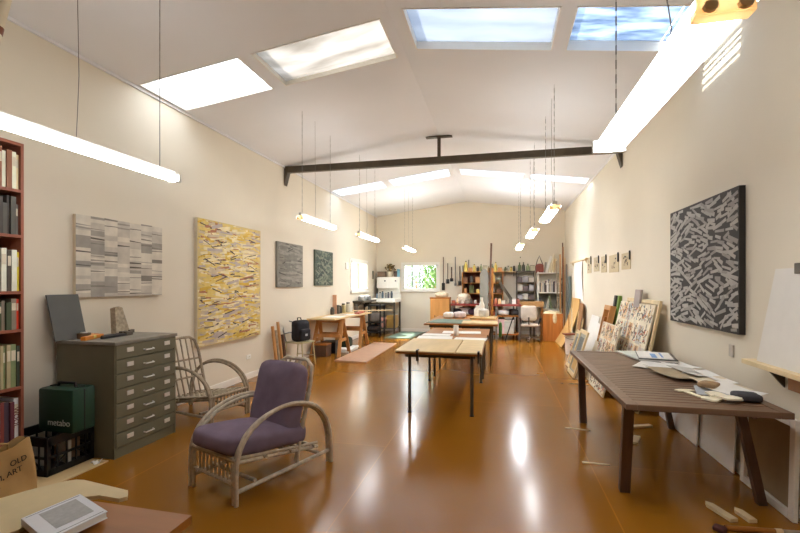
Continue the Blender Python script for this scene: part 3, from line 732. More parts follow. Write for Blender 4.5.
# ---------------------------------------------------------------- trestle desk
for i, (y, lb) in enumerate([(8.95, 'orange pine trestle under the near end of the wall desk'), (10.35, 'orange pine trestle under the far end of the wall desk')]):
    t = thing('trestle', lb, 'trestle', (-3.60, y, 0), 0, 'trestles under the wall desk')
    MB().bx(-.33, .33, -.03, .03, .70, .785, bev=.003).obj('top_rail', PINE, t)
    for sx in (-1, 1):
        for sy in (-1, 1):
            MB().bar((sx * .27, sy * .03, .76), (sx * .31, sy * .33, 0.004), .075, .025, up=(0, 1, 0)).obj('leg', PINE, t)
        MB().bx(-.29, .29, sx * .19 - .012, sx * .19 + .012, .40, .47).obj('stretcher', PINE, t)
        MB().bx(sx * .285 - .012, sx * .285 + .012, -.22, .22, .30, .37).obj('cross_brace', PINE, t)
tdk = thing('trestle_desk', 'pale plywood desk top resting on two pine trestles', 'desk', (-3.6, 9.7, .785))
td = MB(); td.prism([(-3.955 + 3.6, 8.50 - 9.7, 0), (-3.32 + 3.6, 8.47 - 9.7, 0), (-3.23 + 3.6, 10.85 - 9.7, 0), (-3.955 + 3.6, 10.85 - 9.7, 0)], (0, 0, .03))
td.obj('table_top', PLY, tdk)
DZ = .816
for (x, y, w, d, rz, c, lb) in [(-3.58, 9.1, .42, .55, .1, PAPER, 'large white sheet at the near end of trestle desk'), (-3.50, 9.8, .3, .42, -.2, PAPER, 'white sheet midway along the trestle desk'), (-3.7, 9.75, .3, .3, .5, CREAMP, 'cream sheet against the wall on trestle desk')]:
    tag(MB().bx(-w / 2, w / 2, -d / 2, d / 2, 0, .003).obj('paper_sheet', c, None, (x, y, DZ), rz), lb, 'paper')
tag(MB().bx(-.06, .06, -.3, .3, 0, .03).obj('red_book', col((176, 84, 62), .6), None, (-3.40, 10.35, DZ), .1), 'flat red-orange book at far end of trestle desk', 'book')
o = tag(MB().bx(-.05, .05, -.016, .016, 0, .46, bev=.004).obj('salmon_plank', col((208, 160, 130), .6), None, (-3.90, 9.95, DZ)), 'slim salmon plank standing upright at the wall on trestle desk', 'plank')
def jar(x, y, z, r, h, c, lb, group=None, lid=None, name='jar', cat='jar'):
    t = thing(name, lb, cat, (x, y, z), 0, group)
    MB().lathe([(r * .96, 0), (r, h * .1), (r, h * .78), (r * .7, h * .9), (r * .7, h)], seg=12).obj('body', col(c, .35), t, smooth=True)
    MB().lathe([(r * .76, h * .93), (r * .76, h * 1.06)], seg=12).obj('lid', col(lid or (60, 56, 52), .4), t, smooth=True)
    return t
for i, (y, x, r, h, c, n) in enumerate([(9.75, -3.88, .05, .16, (70, 62, 50), 'dark brown'), (10.02, -3.84, .05, .2, (98, 92, 80), 'grey'), (10.22, -3.87, .06, .18, (44, 46, 40), 'black'), (10.42, -3.85, .055, .22, (176, 160, 110), 'yellowish'), (10.62, -3.80, .06, .24, (206, 200, 180), 'milky'), (10.72, -3.62, .055, .18, (84, 72, 60), 'brown')]):
    jar(x, y, DZ, r, h, c, '%s jar at the far wall end of trestle desk, %s of its row' % (n, ORD[i]), 'jars on the trestle desk')
for k, (x, y, c, lb) in enumerate([(-3.55, 9.55, PAPER, 'lowest white portfolio stacked on the floor below trestle desk'), (-3.53, 9.6, PAPER, 'white portfolio on top of the stack below trestle desk')]):
    tag(MB().bx(-.26, .26, -.34, .34, 0, .035).obj('portfolio', c, None, (x, y, .002 + .037 * k + .15 * 0), .06 * k), lb, 'portfolio', 'portfolios under the desk')
t = thing('cloth_bag', 'dark green cloth bag on the white portfolios below desk', 'bag', (-3.55, 9.72, .076))
MB().cushion(Matrix.Translation((0, 0, .1)), .3, .34, .22, 12).obj('body', mat('dark_green_cloth', (40, 56, 44), .8, bump=.3), t, smooth=True)
MB().tube([(-.08, 0, .19), (-.06, 0, .27), (.06, 0, .27), (.08, 0, .19)], .012, 6).obj('handle', BLACKC, t, smooth=True)
for k, (x, y) in enumerate([(-3.72, 8.75), (-3.70, 9.2)]):
    t = thing('storage_box', ['dark brown box on the floor under near desk trestle', 'dark box on the floor between the desk trestles'][k], 'box', (x, y, 0))
    MB().bx(-.16, .16, -.14, .14, .002, .24, bev=.005).obj('body', [DARKLEG, BLACKP][k], t); MB().bx(-.165, .165, -.145, .145, .24, .27, bev=.005).obj('lid', [BROWNW, STEELD][k], t)
# boards on the floor
o = tag(MB().prism([(-3.22, 8.18, .002), (-2.53, 8.12, .002), (-2.58, 10.9, .002), (-3.20, 10.95, .002)], (0, 0, .022)).obj('floor_mat', PINK), 'salmon pink board lying flat on floor beside trestle desk', 'mat')
tag(MB().prism([(-3.18, 11.9, .002), (-2.42, 11.95, .002), (-2.30, 13.6, .002), (-3.05, 13.6, .002)], (0, 0, .03)).obj('floor_mat', MATGREEN), 'grey-green board lying flat on floor below the garden window', 'mat')

# ---------------------------------------------------------------- centre tables
def leg_table(label, loc, x0, x1, y0, y1, h, th, legs, topm, legm, group):
    t = thing('work_table', label, 'table', loc, 0, group)
    MB().bx(x0, x1, y0, y1, h - th, h, bev=.004).obj('table_top', topm, t)
    m = MB(); a, b, c, d = x0 + .1, x1 - .1, y0 + .12, y1 - .12
    for yy in (c, d): m.bx(a, b, yy - .015, yy + .015, h - th - .05, h - th)
    for xx in (a, b): m.bx(xx - .015, xx + .015, c, d, h - th - .05, h - th)
    m.obj('apron', legm, t)
    for x, y in legs:
        MB().tube([(x, y, .012), (x, y, h - th - .001)], .019, 10).obj('leg', legm, t, smooth=True)
    return t
tt = leg_table('long central work table with pale plywood over its near end', (-.70, 6.0, 0), -.51, .50, -.94, 1.0, .735, .025, [(-.36, -.85), (.38, -.85), (-.40, .92), (.41, .92)], BROWNW, STEELD, 'central work tables')
for i, (x, y) in enumerate([(-.36, -.85), (.38, -.85), (-.40, .92), (.41, .92)]):
    MB().lathe([(.026, 0), (.026, .012)], (x, y, 0), 10).obj('foot', BLACKP, tt)
leg_table('brown middle work table behind the plywood covered one', (-.70, 7.5, 0), -.50, .52, -.48, .48, .735, .025, [(-.36, -.3), (.43, -.35), (-.36, .35), (.43, .4)], BROWNW, STEELD, 'central work tables')
t3 = leg_table('farther raised work table carrying the green-grey cutting mat', (-.72, 9.1, 0), -.68, .68, -1.0, 1.1, .80, .03, [(-.5, -.8), (.55, -.8), (-.5, .9), (.55, .9)], BROWNW, STEELD, 'central work tables')
# plywood sheets on the first table
TZ = .736
tag(MB().bx(-.36, .35, -.60, .60, 0, .016, bev=.002).obj('plywood_sheet', PLY, None, (-.862, 5.64, TZ)), 'wider pale plywood sheet on the near end of central table', 'plywood')
tag(MB().bx(-.145, .145, -.60, .60, 0, .016, bev=.002).obj('plywood_sheet', mat('paler_plywood', (220, 194, 144), .55, var=.08), None, (-.355, 5.64, TZ)), 'narrow pale plywood sheet beside the wider one on central table', 'plywood')
for i, (x, y, w, d, rz, lb) in enumerate([(-.95, 6.50, .52, .34, .06, 'big white sheet behind plywood on the central table'), (-.42, 6.42, .46, .30, -.04, 'white sheet behind the narrow plywood, central table'), (-.98, 6.86, .44, .26, .0, 'white sheet second row back on the central table'), (-.62, 7.28, .62, .34, .05, 'white sheet on the brown middle table')]):
    tag(MB().bx(-w / 2, w / 2, -d / 2, d / 2, 0, .006).obj('paper_sheet', PAPER, None, (x, y, TZ), rz), lb, 'paper')
t = thing('paint_pot', 'small white pot standing among papers on the central table', 'pot', (-.665, 6.80, TZ))
MB().lathe([(.035, 0), (.04, .01), (.04, .14), (.034, .15)], seg=14).obj('body', PAPER, t, smooth=True); MB().lathe([(.04, .15), (.04, .165)], seg=14).obj('lid', WHITE, t, smooth=True)
for x, lb in ((-.95, 'black clamp gripping central table edge on its window side'), (-.24, 'black clamp gripping central table edge on its shelf side')):
    t = thing('table_clamp', lb, 'clamp', (x, 5.02, TZ))
    m = MB().bx(-.012, .012, .015, .10, .0165, .03); m.bx(-.012, .012, .015, .035, -.10, .03); m.bx(-.012, .012, .015, .10, -.10, -.085); m.obj('jaw', BLACKP, t); MB().tube([(0, .08, -.15), (0, .08, -.028)], .008, 6).obj('screw', STEELG, t)
# third table
T3 = .8005
tag(MB().bx(-.34, .36, -.42, .42, 0, .012, bev=.002).obj('cutting_mat', MATGREEN, None, (-.98, 8.62, T3), R_(-8)), 'green-grey cutting mat on the raised work table', 'mat')
tag(MB().bx(-.33, .33, -.30, .30, 0, .018, bev=.002).obj('plywood_sheet', PLY, None, (-.375, 8.42, T3), R_(2)), 'pale plywood sheet beside the green-grey mat on raised table', 'plywood')
tag(MB().bx(-.26, .26, -.33, .33, 0, .03, bev=.002).obj('plywood_sheet', mat('warm_plywood', (206, 170, 112), .55), None, (-.34, 9.55, T3), R_(-4)), 'warm plywood sheet at the far end of raised table', 'plywood')
def lump(name, cat, lb, loc, w, d, h, c, seed, group=None):
    return tag(MB().cushion(Matrix.Translation((0, 0, h / 2)), w, d, h, seed).obj(name, mat('lump_%d_%d_%d' % c, c, .8, var=.15, scale=12, bump=.3), None, loc, seed * .5, smooth=True), lb, cat, group)
for i, (x, y, w, h, c, lb) in enumerate([(-1.10, 9.55, .26, .12, (226, 222, 214), 'white folded cloth on raised table, behind the green mat'), (-.86, 9.62, .28, .13, (222, 212, 214), 'pinkish white cloth bundle in the middle of raised table'), (-.34, 9.55, .2, .17, (218, 214, 204), 'grey-white cloth bundle on the warm plywood sheet')]):
    lump('cloth_bundle', 'cloth', lb, (x, y, T3 + (.031 if i == 2 else 0)), w, w * .8, h, c, i + 3)
for i, (x, y, r, h, lb) in enumerate([(-.40, 9.98, .06, .44, 'tall white bottle on raised table before the grey plank'), (-.50, 9.93, .07, .26, 'stout white bottle on raised table before the grey plank')]):
    t = thing('white_bottle', lb, 'bottle', (x, y, T3))
    MB().lathe([(r, 0), (r, h * .62), (r * .5, h * .8), (r * .45, h * .92)], seg=14).obj('body', WHITE, t, smooth=True); MB().lathe([(r * .5, h * .92), (r * .5, h)], seg=12).obj('cap', PAPER, t, smooth=True)
t = thing('hanging_bag', 'small bright green bag hooked on the raised table corner', 'bag', (.005, 9.0, .50))
MB().cushion(Matrix.Translation((0, 0, .12)), .07, .2, .26, 3).obj('body', mat('bright_green_cloth', (78, 128, 56), .7), t, smooth=True); MB().tube([(0, -.05, .22), (-.005, -.02, .292), (-.005, .02, .292), (0, .05, .22)], .006, 6).obj('handle', mat('bright_green_cloth', (78, 128, 56)), t)

# ---------------------------------------------------------------- dark slatted table and what lies on it
dt = thing('slatted_table', 'long dark stained slatted wooden table along the right-hand wall', 'table', (1.29, 4.36, 0))
ax, ay, TH = .475, 1.205, .745
m = MB()
for s in (-1, 1): m.bx(s * ax, s * (ax - .07), -ay, ay, TH - .04, TH, bev=.004); m.bx(-ax + .07, ax - .07, s * ay, s * (ay - .07), TH - .04, TH, bev=.004)
m.obj('top_frame', DARKW, dt)
m = MB(); n = 30; st = (2 * ay - .14) / n
for k in range(n): m.bx(-ax + .07, ax - .07, -ay + .07 + st * k + .004, -ay + .07 + st * (k + 1) - .004, TH - .032, TH - .004, bev=.003)
m.obj('slats', DARKW, dt)
m = MB()
for s in (-1, 1): m.bx(s * (ax - .10), s * (ax - .13), -ay + .2, ay - .2, TH - .10, TH - .04); m.bx(-ax + .1, ax - .1, s * .78, s * .81, TH - .10, TH - .04)
m.obj('apron', DARKLEG, dt)
for sx, sy in ((-1, -1), (-1, 1), (1, -1), (1, 1)):
    if sx < 0: a, b = (-ax + .08, sy * .95, TH - .04), (-ax + .085, sy * .82, .0)
    else: a, b = (ax - .13, sy * .82, TH - .04), (ax + .015, sy * .82, .0)
    MB().bar(a, b, .07 if sx < 0 else .055, .05, up=(0, 1, 0)).obj('leg', DARKLEG, dt)
DT = .7455
t = thing('folder', 'black folder stack topped with white printed sheets on slatted table', 'folder', (1.60, 5.10, DT), R_(-12))
MB().bx(-.17, .17, -.25, .25, 0, .012, bev=.003).obj('cover', BLACKP, t); MB().bx(-.165, .165, -.245, .245, .012, .03).obj('pages', PAPER, t)
MB().bx(-.172, .172, -.252, .252, .03, .038, bev=.002).obj('cover', BLACKP, t)
m = MB().bx(-.168, .14, -.235, .24, .038, .044); m.bx(-.05, .0, -.2, .1, .044, .0445, 1); m.bx(.04, .06, -.15, .18, .044, .0445, 1)
m.obj('printed_sheet', [PAPER, col((120, 156, 204), .7)], t)
tag(MB().bx(-.19, .19, -.27, .27, 0, .02, bev=.003).obj('sketch_pad', mat('pad_edges', (212, 216, 206), .7), None, (1.54, 5.28, DT), R_(10)), 'pale sketch pad half under the black folder on slatted table', 'pad')
def wavy(name, lb, loc, w, d, rz, m_, amp, seed, cat='paper', grp=None):
    rnd = random.Random(seed); a, b_, c = rnd.uniform(0, 6), rnd.uniform(0, 6), rnd.uniform(2, 4)
    return tag(MB().sheet(lambda u, v: ((u - .5) * w, (v - .5) * d, .004 + amp * (1.2 + math.sin(c * u + a) + .6 * math.sin(4 * v + b_)) * (.3 + abs(v - .4))), 8, 8, .0025).obj(name, m_, None, loc, rz, smooth=True), lb, cat, grp)
wavy('paper_sheet', 'white sheet below the black folder, nearest the table middle', (1.42, 4.72, DT), .20, .42, -.5, PAPER, .004, 1)
wavy('paper_sheet', 'big white sheet curling in the middle of slatted table', (1.54, 4.50, DT + .006), .30, .40, .2, PAPER, .008, 2)
wavy('paper_sheet', 'pale brown sheet with curled edge on slatted table', (1.50, 4.22, DT + .010), .30, .46, .25, mat('brown_sheet', (176, 158, 128), .8), .01, 3)
wavy('paper_sheet', 'grey printed sheet against the wall on slatted table', (1.65, 4.30, DT + .016), .2, .5, .15, mat('grey_sheet', (206, 202, 194), .8), .012, 4)
wavy('paper_sheet', 'cream sheet toward the wall near socket on slatted table', (1.66, 3.86, DT + .010), .24, .42, .1, CREAMP, .012, 5)
wavy('paper_sheet', 'crumpled white sheet near the dark cloth on slatted table', (1.63, 3.60, DT + .016), .22, .34, .5, PAPER, .018, 6)
wavy('paper_sheet', 'small white sheet between black folder and big curling sheet', (1.70, 4.74, DT), .22, .30, .3, PAPER, .008, 11)
wavy('paper_sheet', 'long white strip beside the wall on slatted table', (1.71, 4.08, DT + .03), .12, .5, .05, PAPER, .008, 12)
wavy('paper_sheet', 'grey-blue sheet lying under the dark cloth on slatted table', (1.56, 3.62, DT), .30, .30, -.3, mat('greyblue_sheet', (178, 182, 186), .8), .004, 13)
m = MB().prism([(-.02, -.14, 0), (.02, -.14, 0), (.022, .02, 0), (.075, .03, 0), (.07, .07, 0), (.01, .09, 0), (-.05, .075, 0), (-.045, .035, 0), (-.018, .02, 0)], (0, 0, .008))
tag(m.obj('wooden_tee', mat('cream_wood', (228, 216, 186), .6), None, (1.335, 3.58, DT), R_(14)), 'cream T-shaped wooden piece at the front of slatted table', 'wood')
rnd = random.Random(4)
for i, (x, y, rz) in enumerate([(1.415, 3.40, .3), (1.475, 3.50, 1.2), (1.505, 3.36, -.4)]):
    m = MB(); q = [(.09 * math.cos(a) * rnd.uniform(.5, 1.0), .075 * math.sin(a) * rnd.uniform(.5, 1.0), 0) for a in [2 * PI * k / 11 for k in range(11)]]
    m.prism(q, (0, 0, .012)); 
    tag(m.obj('foam_cutout', mat('cream_foam', (232, 222, 196), .8), None, (x, y, DT + .012 * i), rz), 'cream ragged cut-out shape on slatted table, %s of three overlapping' % ['lowest', 'middle', 'topmost'][i], 'cutout')
lump('dark_cloth', 'cloth', 'crumpled dark grey cloth beside cream cut-outs on slatted table', (1.64, 3.44, DT + .001), .16, .14, .05, (62, 60, 62), 6)
lump('brown_cloth', 'cloth', 'small brown rag behind the cream cut-outs on slatted table', (1.52, 3.70, DT + .022), .14, .12, .04, (150, 122, 88), 8)

# paper board and ledge at the frame edge
t = thing('drawing_board', 'big white paper board standing on a timber wall ledge', 'board', (R - .06, 3.1, .985))
m = MB().prism([(-.03, -.62, 0), (-.03, .56, 0), (.035, .46, .66), (.035, -.62, .66)], (.012, 0, 0)); m.obj('paper', mat('board_paper', (226, 222, 214), .7, var=.02), t)
MB().bx(.01, .05, .12, .22, .62, .69, bev=.004).obj('bulldog_clip', STEELD, t)
t = thing('wall_ledge', 'pale timber ledge fixed on the wall below white paper board', 'shelf', (R, 3.1, .95))
MB().bx(-.14, -.0, -.75, .66, .0, .034, bev=.003).obj('ledge', PALEW, t); MB().bx(-.04, -.0, -.75, .30, -.11, -.03, bev=.003).obj('lower_rail', BROWNW, t)
for y in (-.5, .4): MB().prism([(0, y, 0), (-.1, y, 0), (0, y, -.12)], (0, .02, 0)).obj('bracket', STEELD, t)
# canvases under the table
o = tag(MB().bx(-.012, 0, 0, .95, 0, .62, bev=.003).obj('leaning_board', mat('white_panel', (244, 243, 240), .55, var=.02), None, (R - .05, 4.05, .002)), 'nearer white panel leaning on the wall under slatted table', 'panel', 'white panels under the slatted table'); o.rotation_euler = (0, R_(2.3), 0)
o = tag(MB().bx(-.012, 0, 0, 1.0, 0, .58, bev=.003).obj('leaning_board', MATS['white_panel'], None, (R - .076, 4.66, .002)), 'farther white panel leaning on the wall under slatted table', 'panel', 'white panels under the slatted table'); o.rotation_euler = (0, R_(2.4), 0)
cv = thing('stretched_canvas', 'white-edged canvas seen from its brown back, leaning below ledge', 'canvas', (R - .037, 3.30, .003)); cv.rotation_euler = (0, R_(1.3), 0)
W, H = .64, .66
m = MB()
for a in ((0, .055, 0, H), (W - .055, W, 0, H), (.055, W - .055, 0, .055), (.055, W - .055, H - .055, H)): m.bx(-.03, .0, a[0], a[1], a[2], a[3], bev=.004)
m.obj('stretcher_frame', WHITE, cv)
MB().bx(-.006, 0.002, .05, W - .05, .05, H - .05).obj('canvas_back', mat('raw_canvas_back', (156, 136, 108), .85, var=.14, scale=3), cv)

# ---------------------------------------------------------------- artwork stack beyond the slatted table
def lean(o, deg): o.rotation_euler = (0, R_(deg), 0); return o
rnd = random.Random(31)
def drawing_panel(w, h, cells, seed):
    rnd = random.Random(seed)
    m = MB().bx(-.02, 0, 0, w, 0, h, bev=.003)
    inks = [2, 3, 4, 5, 6]
    nu, nv = cells
    for i in range(nu):
        for j in range(nv):
            cw, chh = w / nu, h / nv
            u0, v0 = i * cw + .012, j * chh + .012
            m.prism([(-.02, u0, v0), (-.02, u0 + cw - .024, v0), (-.02, u0 + cw - .024, v0 + chh - .024), (-.02, u0, v0 + chh - .024)], (-.001, 0, 0), rnd.choice([1, 1, 1, 7, 8]))
            for _ in range(24):
                a = u0 + rnd.uniform(.02, cw - .06); b_ = v0 + rnd.uniform(.02, chh - .06); l = rnd.uniform(.02, .09); an = rnd.uniform(0, PI); t_ = rnd.uniform(.006, .022)
                l = min(l, cw * .4)
                c, s = math.cos(an), math.sin(an)
                m.prism([(-.021, min(max(a + c * x - s * y, .004), w - .004), min(max(b_ + s * x + c * y, .004), h - .004)) for x, y in ((0, 0), (l, 0), (l, t_), (0, t_))], (-.001, 0, 0), rnd.choices(inks, [4, 2, 2, 1.5, 2])[0])
    return m
INKS = [CREAMP, mat('sketch_paper', (234, 224, 200), .8), col((120, 104, 84), .8), col((182, 96, 70), .8), col((104, 128, 140), .8), col((206, 164, 92), .8), col((168, 160, 146), .8), mat('peach_paper', (226, 196, 156), .8), mat('grey_paper', (204, 200, 190), .8)]
lean(tag(drawing_panel(1.50, 1.31, (7, 5), 1).obj('sketch_board', INKS, None, (1.52, 5.72, .004)), 'big pale panel crowded with small coloured sketches leaning on wall', 'panel', 'sketch panels leaning by the wall'), 13)
fr = thing('picture_frame', 'empty pale timber frame standing behind the big sketch panel', 'frame', (1.595, 5.66, .003)); fr.rotation_euler = (0, R_(11), 0)
for a in ((0, .05, 0, 1.36), (1.3, 1.35, 0, 1.36), (.05, 1.3, 0, .05), (.05, 1.3, 1.31, 1.36)): MB().bx(-.03, 0, *a, bev=.004).obj('rail', PALEW, fr)
lean(tag(drawing_panel(.95, .98, (4, 4), 2).obj('sketch_board', INKS, None, (1.36, 6.35, .004)), 'smaller sketch-covered panel leaning in front of the big one', 'panel', 'sketch panels leaning by the wall'), 13)
o = lean(tag(MB().bx(-.03, 0, 0, .24, 0, 1.47, bev=.004).obj('tall_board', mat('dull_mauve_board', (168, 156, 150), .7), None, (1.66, 6.33, .003)), 'narrow mauve-grey board poking up behind big sketch panel', 'board'), 7)
fb = thing('paint_box', 'yellow timber brush box leaning upright at the wall beyond sketches', 'box', (1.56, 7.55, .003)); fb.rotation_euler = (0, R_(12), 0)
for a in ((0, .04, 0, 1.2), (.36, .40, 0, 1.2), (.04, .36, 0, .04), (.04, .36, 1.12, 1.2), (.04, .36, .62, .68)): MB().bx(-.09, 0, *a, bev=.003).obj('side', PINE, fb)
MB().bx(-.012, 0, .04, .36, .04, 1.12).obj('back', PLY, fb)
MB().bx(-.085, -.014, .24, .32, .68, 1.0, bev=.004).obj('tube_holder', BROWNW, fb)
for i, (y, c, n) in enumerate([(7.64, (110, 140, 60), 'green'), (7.86, (60, 58, 54), 'black')]):
    o = lean(tag(MB().bx(-.03, .03, -.05, .05, 0, 1.36, bev=.006).obj('paint_stick', col(c, .6), None, (1.70, y, .003)), '%s strip poking up behind the yellow brush box' % n, 'stick'), 8)
for i, (x, y, w, h, a, c, lb) in enumerate([(1.50, 8.15, .72, .86, 16, PAPER, 'white sheet leaning at the wall beyond the brush box'), (1.58, 8.75, .7, .95, 14, PAPER, 'white sheet leaning at the wall close to the bucket'), (1.38, 7.35, .55, .62, 18, CREAMP, 'cream sheet leaning below the yellow brush box')]):
    lean(tag(MB().bx(-.006, 0, 0, w, 0, h).obj('leaning_sheet', c, None, (x, y, .003)), lb, 'paper', 'sheets leaning by the wall'), a)
for i, (x, y, w, h, lb) in enumerate([(1.18, 7.55, .62, .78, 'grey picture in pale frame leaning nearest the dark table end'), (1.24, 8.25, .56, .7, 'grey picture in pale frame, behind the nearer framed one')]):
    f = thing('framed_picture', lb, 'picture', (x, y, .003), 0, 'small framed pictures on the floor'); f.rotation_euler = (0, R_(17), 0)
    m = MB()
    for a in ((0, .06, 0, h), (w - .06, w, 0, h), (.06, w - .06, 0, .06), (.06, w - .06, h - .06, h)): m.bx(-.03, 0, *a, bev=.003)
    m.obj('frame', PALEW, f)
    m = MB().bx(-.012, -.002, .06, w - .06, .06, h - .06); m.bx(-.014, -.012, .1, w - .14, .1, h * .45, 1); m.bx(-.014, -.012, .2, w - .1, h * .5, h - .12, 2)
    m.obj('picture', [col((168, 164, 152), .7), col((196, 160, 98), .7), col((110, 112, 108), .7)], f)

# prints on the wall
PR = [(10.42, 9.98, 1.775, 2.115, 'farthest small print pinned on the wall by the timber rail'), (9.72, 9.24, 1.79, 2.08, 'second small print from the timber rail'), (9.06, 8.62, 1.755, 2.06, 'middle print of the wall row of five'), (8.42, 7.78, 1.74, 2.04, 'wide print with dark figure, fourth from the timber rail'), (7.60, 7.12, 1.765, 2.02, 'print pinned nearest the black painting')]
for i, (y1, y0, z0, z1, lb) in enumerate(PR):
    p = thing('small_print', lb, 'print', (R, (y0 + y1) / 2, z0), 0, 'small prints in a row')
    w, h = y1 - y0, z1 - z0; rnd = random.Random(40 + i)
    m = MB().bx(-.008, 0, -w / 2, w / 2, 0, h)
    for _ in range(12):
        a, b_ = rnd.uniform(-w * .3, w * .2), rnd.uniform(h * .2, h * .75); l, t_ = rnd.uniform(.03, .09), rnd.uniform(.015, .05)
        m.bx(-.010, -.008, a, min(a + l, w * .36), b_, min(b_ + t_, h * .85), rnd.choice([1, 2, 2]))
    m.obj('paper', [mat('print_paper', (196, 180, 146), .8, var=.04), col((88, 80, 70), .8), col((178, 160, 130), .8)], p)
    MB().bx(-.026, -.008, -w / 2 - .012, -w / 2 + .02, h * .55, h + .02, bev=.003).obj('clip', BLACKP, p)
t = thing('timber_rail', 'pale timber rail on the wall before the row of prints', 'rail', (R, 11.4, 2.085))
MB().bx(-.07, -.0, -1.1, 1.1, 0, .035, bev=.004).obj('rail', PALEW, t)
for y in (-.9, .9): MB().prism([(0, y, 0), (-.05, y, 0), (0, y, -.08)], (0, .03, 0)).obj('bracket', PALEW, t)
tag(MB().sheet(lambda u, v: (R - .02 - .012 * math.sin(5 * v), 10.95 + 1.1 * u, 2.085 - .95 * v), 4, 10, .003).obj('hanging_paper', PAPER), 'white paper length hanging on the wall under the timber rail', 'paper')

# ---------------------------------------------------------------- plywood, bucket
ply = MB().sheet(lambda u, v: (1.865 - .42 * max(0, 1 - v) ** 1.8, 11.15 + 1.15 * u + .04 * (1 - v) ** 2 * u, .005 + 1.18 * v), 6, 12, .012)
tag(ply.obj('bent_plywood', mat('honey_plywood', (206, 166, 104), .5, var=.1, scale=4, stretch=(1, 1, .2)), smooth=True), 'bowed honey plywood sheet leaning on the wall behind white bucket', 'plywood')
o = lean(tag(MB().bx(-.014, 0, 0, .5, 0, 1.1, bev=.002).obj('dark_plywood', mat('darker_ply', (150, 108, 70), .6), None, (1.70, 10.55, .004)), 'darker brown board leaning at the wall just behind the bucket', 'board'), 8)
bk = thing('bucket', 'white plastic bucket with reddish mark standing by leaning sheets', 'bucket', (1.55, 10.2, 0))
m = MB().lathe([(.145, .002), (.165, .40), (.178, .405), (.178, .43), (.158, .43), (.14, .03)], seg=22); m.obj('body', WHITE, bk, smooth=True)
MB().tube([(.17 * math.cos(a), .17 * math.sin(a), .40 - .06 * abs(math.sin(a * 1.0))) for a in [PI + PI * k / 12 for k in range(13)]], .006, 6).obj('handle', STEELG, bk, smooth=True)
m = MB()
for k in range(5): m.box((-.05 + .025 * k, -.168, .20 + .02 * (k % 2)), (.014, .012, .10), Euler((0, .3 * (k - 2), 0)).to_matrix())
m.obj('red_mark', col((184, 90, 74), .7), bk)
for i, (dx, dy, tx, ty, h, c, n) in enumerate([(-.05, 0, -.02, .1, .85, PINE, 'orange'), (.03, .03, .10, .0, .95, PALEW, 'pale'), (.06, -.04, .14, -.14, .8, PALEW, 'shorter pale'), (.0, .07, .04, .3, 1.0, CREAMP, 'cream')]):
    tag(MB().tube([(1.55 + dx, 10.2 + dy, .05), (1.55 + dx + tx, 10.2 + dy + ty, h)], .011, 7).obj('garden_stake', c), '%s stick standing in the white bucket' % n, 'stick', 'sticks in the bucket')
tag(MB().bx(-.13, .13, -.10, .10, 0, .03, bev=.003).obj('rust_board', mat('rust_board', (140, 80, 56), .6), None, (1.48, 10.12, .43), .2), 'rust-brown board lying across the white bucket rim', 'board')

# ---------------------------------------------------------------- far end: window corner
wb = thing('white_bench', 'white-topped bench on dark legs in the window corner', 'bench', (-3.53, 13.35, 0))
MB().bx(-.42, .42, -.42, .42, .98, 1.09, bev=.006).obj('bench_top', WHITE, wb)
MB().bx(-.42, .42, .38, .42, 1.09, 1.22, bev=.003).obj('splashback', WHITE, wb)
for x in (-.38, .38):
    for y in (-.37, .37): MB().bx(x - .025, x + .025, y - .025, y + .025, 0, .98).obj('leg', STEELD, wb)
MB().bx(-.40, .40, -.38, .38, .16, .19).obj('shelf', STEELD, wb); MB().bx(-.40, .40, -.39, -.35, .90, .96).obj('apron', STEELD, wb)
t = thing('drawer_box', 'yellow-brown timber box under the white bench', 'box', (-3.27, 13.2, .19)); MB().bx(-.14, .14, -.18, .18, 0, .38, bev=.005).obj('body', mat('yellow_brown_wood', (168, 130, 64), .6), t)
for z in (.06, .24): MB().bx(-.12, .12, -.19, -.18, z, z + .12, bev=.002).obj('drawer', mat('yellow_brown_wood', (168, 130, 64)), t)
lump('pink_bundle', 'cloth', 'pinkish cloth bundle on the shelf under the white bench', (-3.58, 13.15, .19), .24, .3, .30, (190, 142, 128), 5)
lump('dark_bundle', 'cloth', 'dark green-grey bundle at the back of shelf under white bench', (-3.80, 13.4, .19), .2, .3, .42, (70, 80, 72), 7)
wc = thing('wall_cupboard', 'white wall cupboard above the white bench', 'cupboard', (-3.52, 13.72, 1.40))
MB().bx(-.35, .35, -.02, .17, -.17, 0).obj('body', WHITE, wc); MB().bx(-.35, .35, -.16, .17, 0, .36, bev=.004).obj('body', WHITE, wc); MB().bx(-.365, -.35, -.16, .17, -.17, .37).obj('side_panel', STEELD, wc)
for a, b_ in ((-.345, -.005), (.005, .345)):
    d = MB().bx(a, b_, -.178, -.161, .005, .355, bev=.003).obj('door', WHITE, wc); MB().bx((a + b_) / 2 + .08, (a + b_) / 2 + .12, -.2, -.178, .22, .26).obj('knob', BLACKP, d)
for i, (x, w, h, c, n) in enumerate([(-3.74, .26, .17, (120, 98, 80), 'brown carton on the white wall cupboard, beside the dried flowers'), (-3.27, .10, .18, (86, 70, 62), 'dark box on the white wall cupboard'), (-3.185, .05, .24, (110, 160, 176), 'blue box at the window end of white wall cupboard')]):
    t = thing('carton', n, 'box', (x, 13.70, 1.7705)); MB().bx(-w / 2, w / 2, -.10, .10, 0, h, bev=.004).obj('body', col(c, .7), t); MB().bx(-w / 2 - .003, w / 2 + .003, -.103, .103, h - .04, h + .004, bev=.002).obj('lid', col(tuple(int(v * .9) for v in c), .7), t)
pt = thing('flower_pot', 'cream pot of dried brown flowers on the white wall cupboard', 'pot', (-3.46, 13.70, 1.7705))
MB().lathe([(.06, 0), (.085, .14), (.09, .17), (.075, .17), (.06, .02)], seg=16).obj('pot', CREAMP, pt, smooth=True)
rnd = random.Random(2); m = MB()
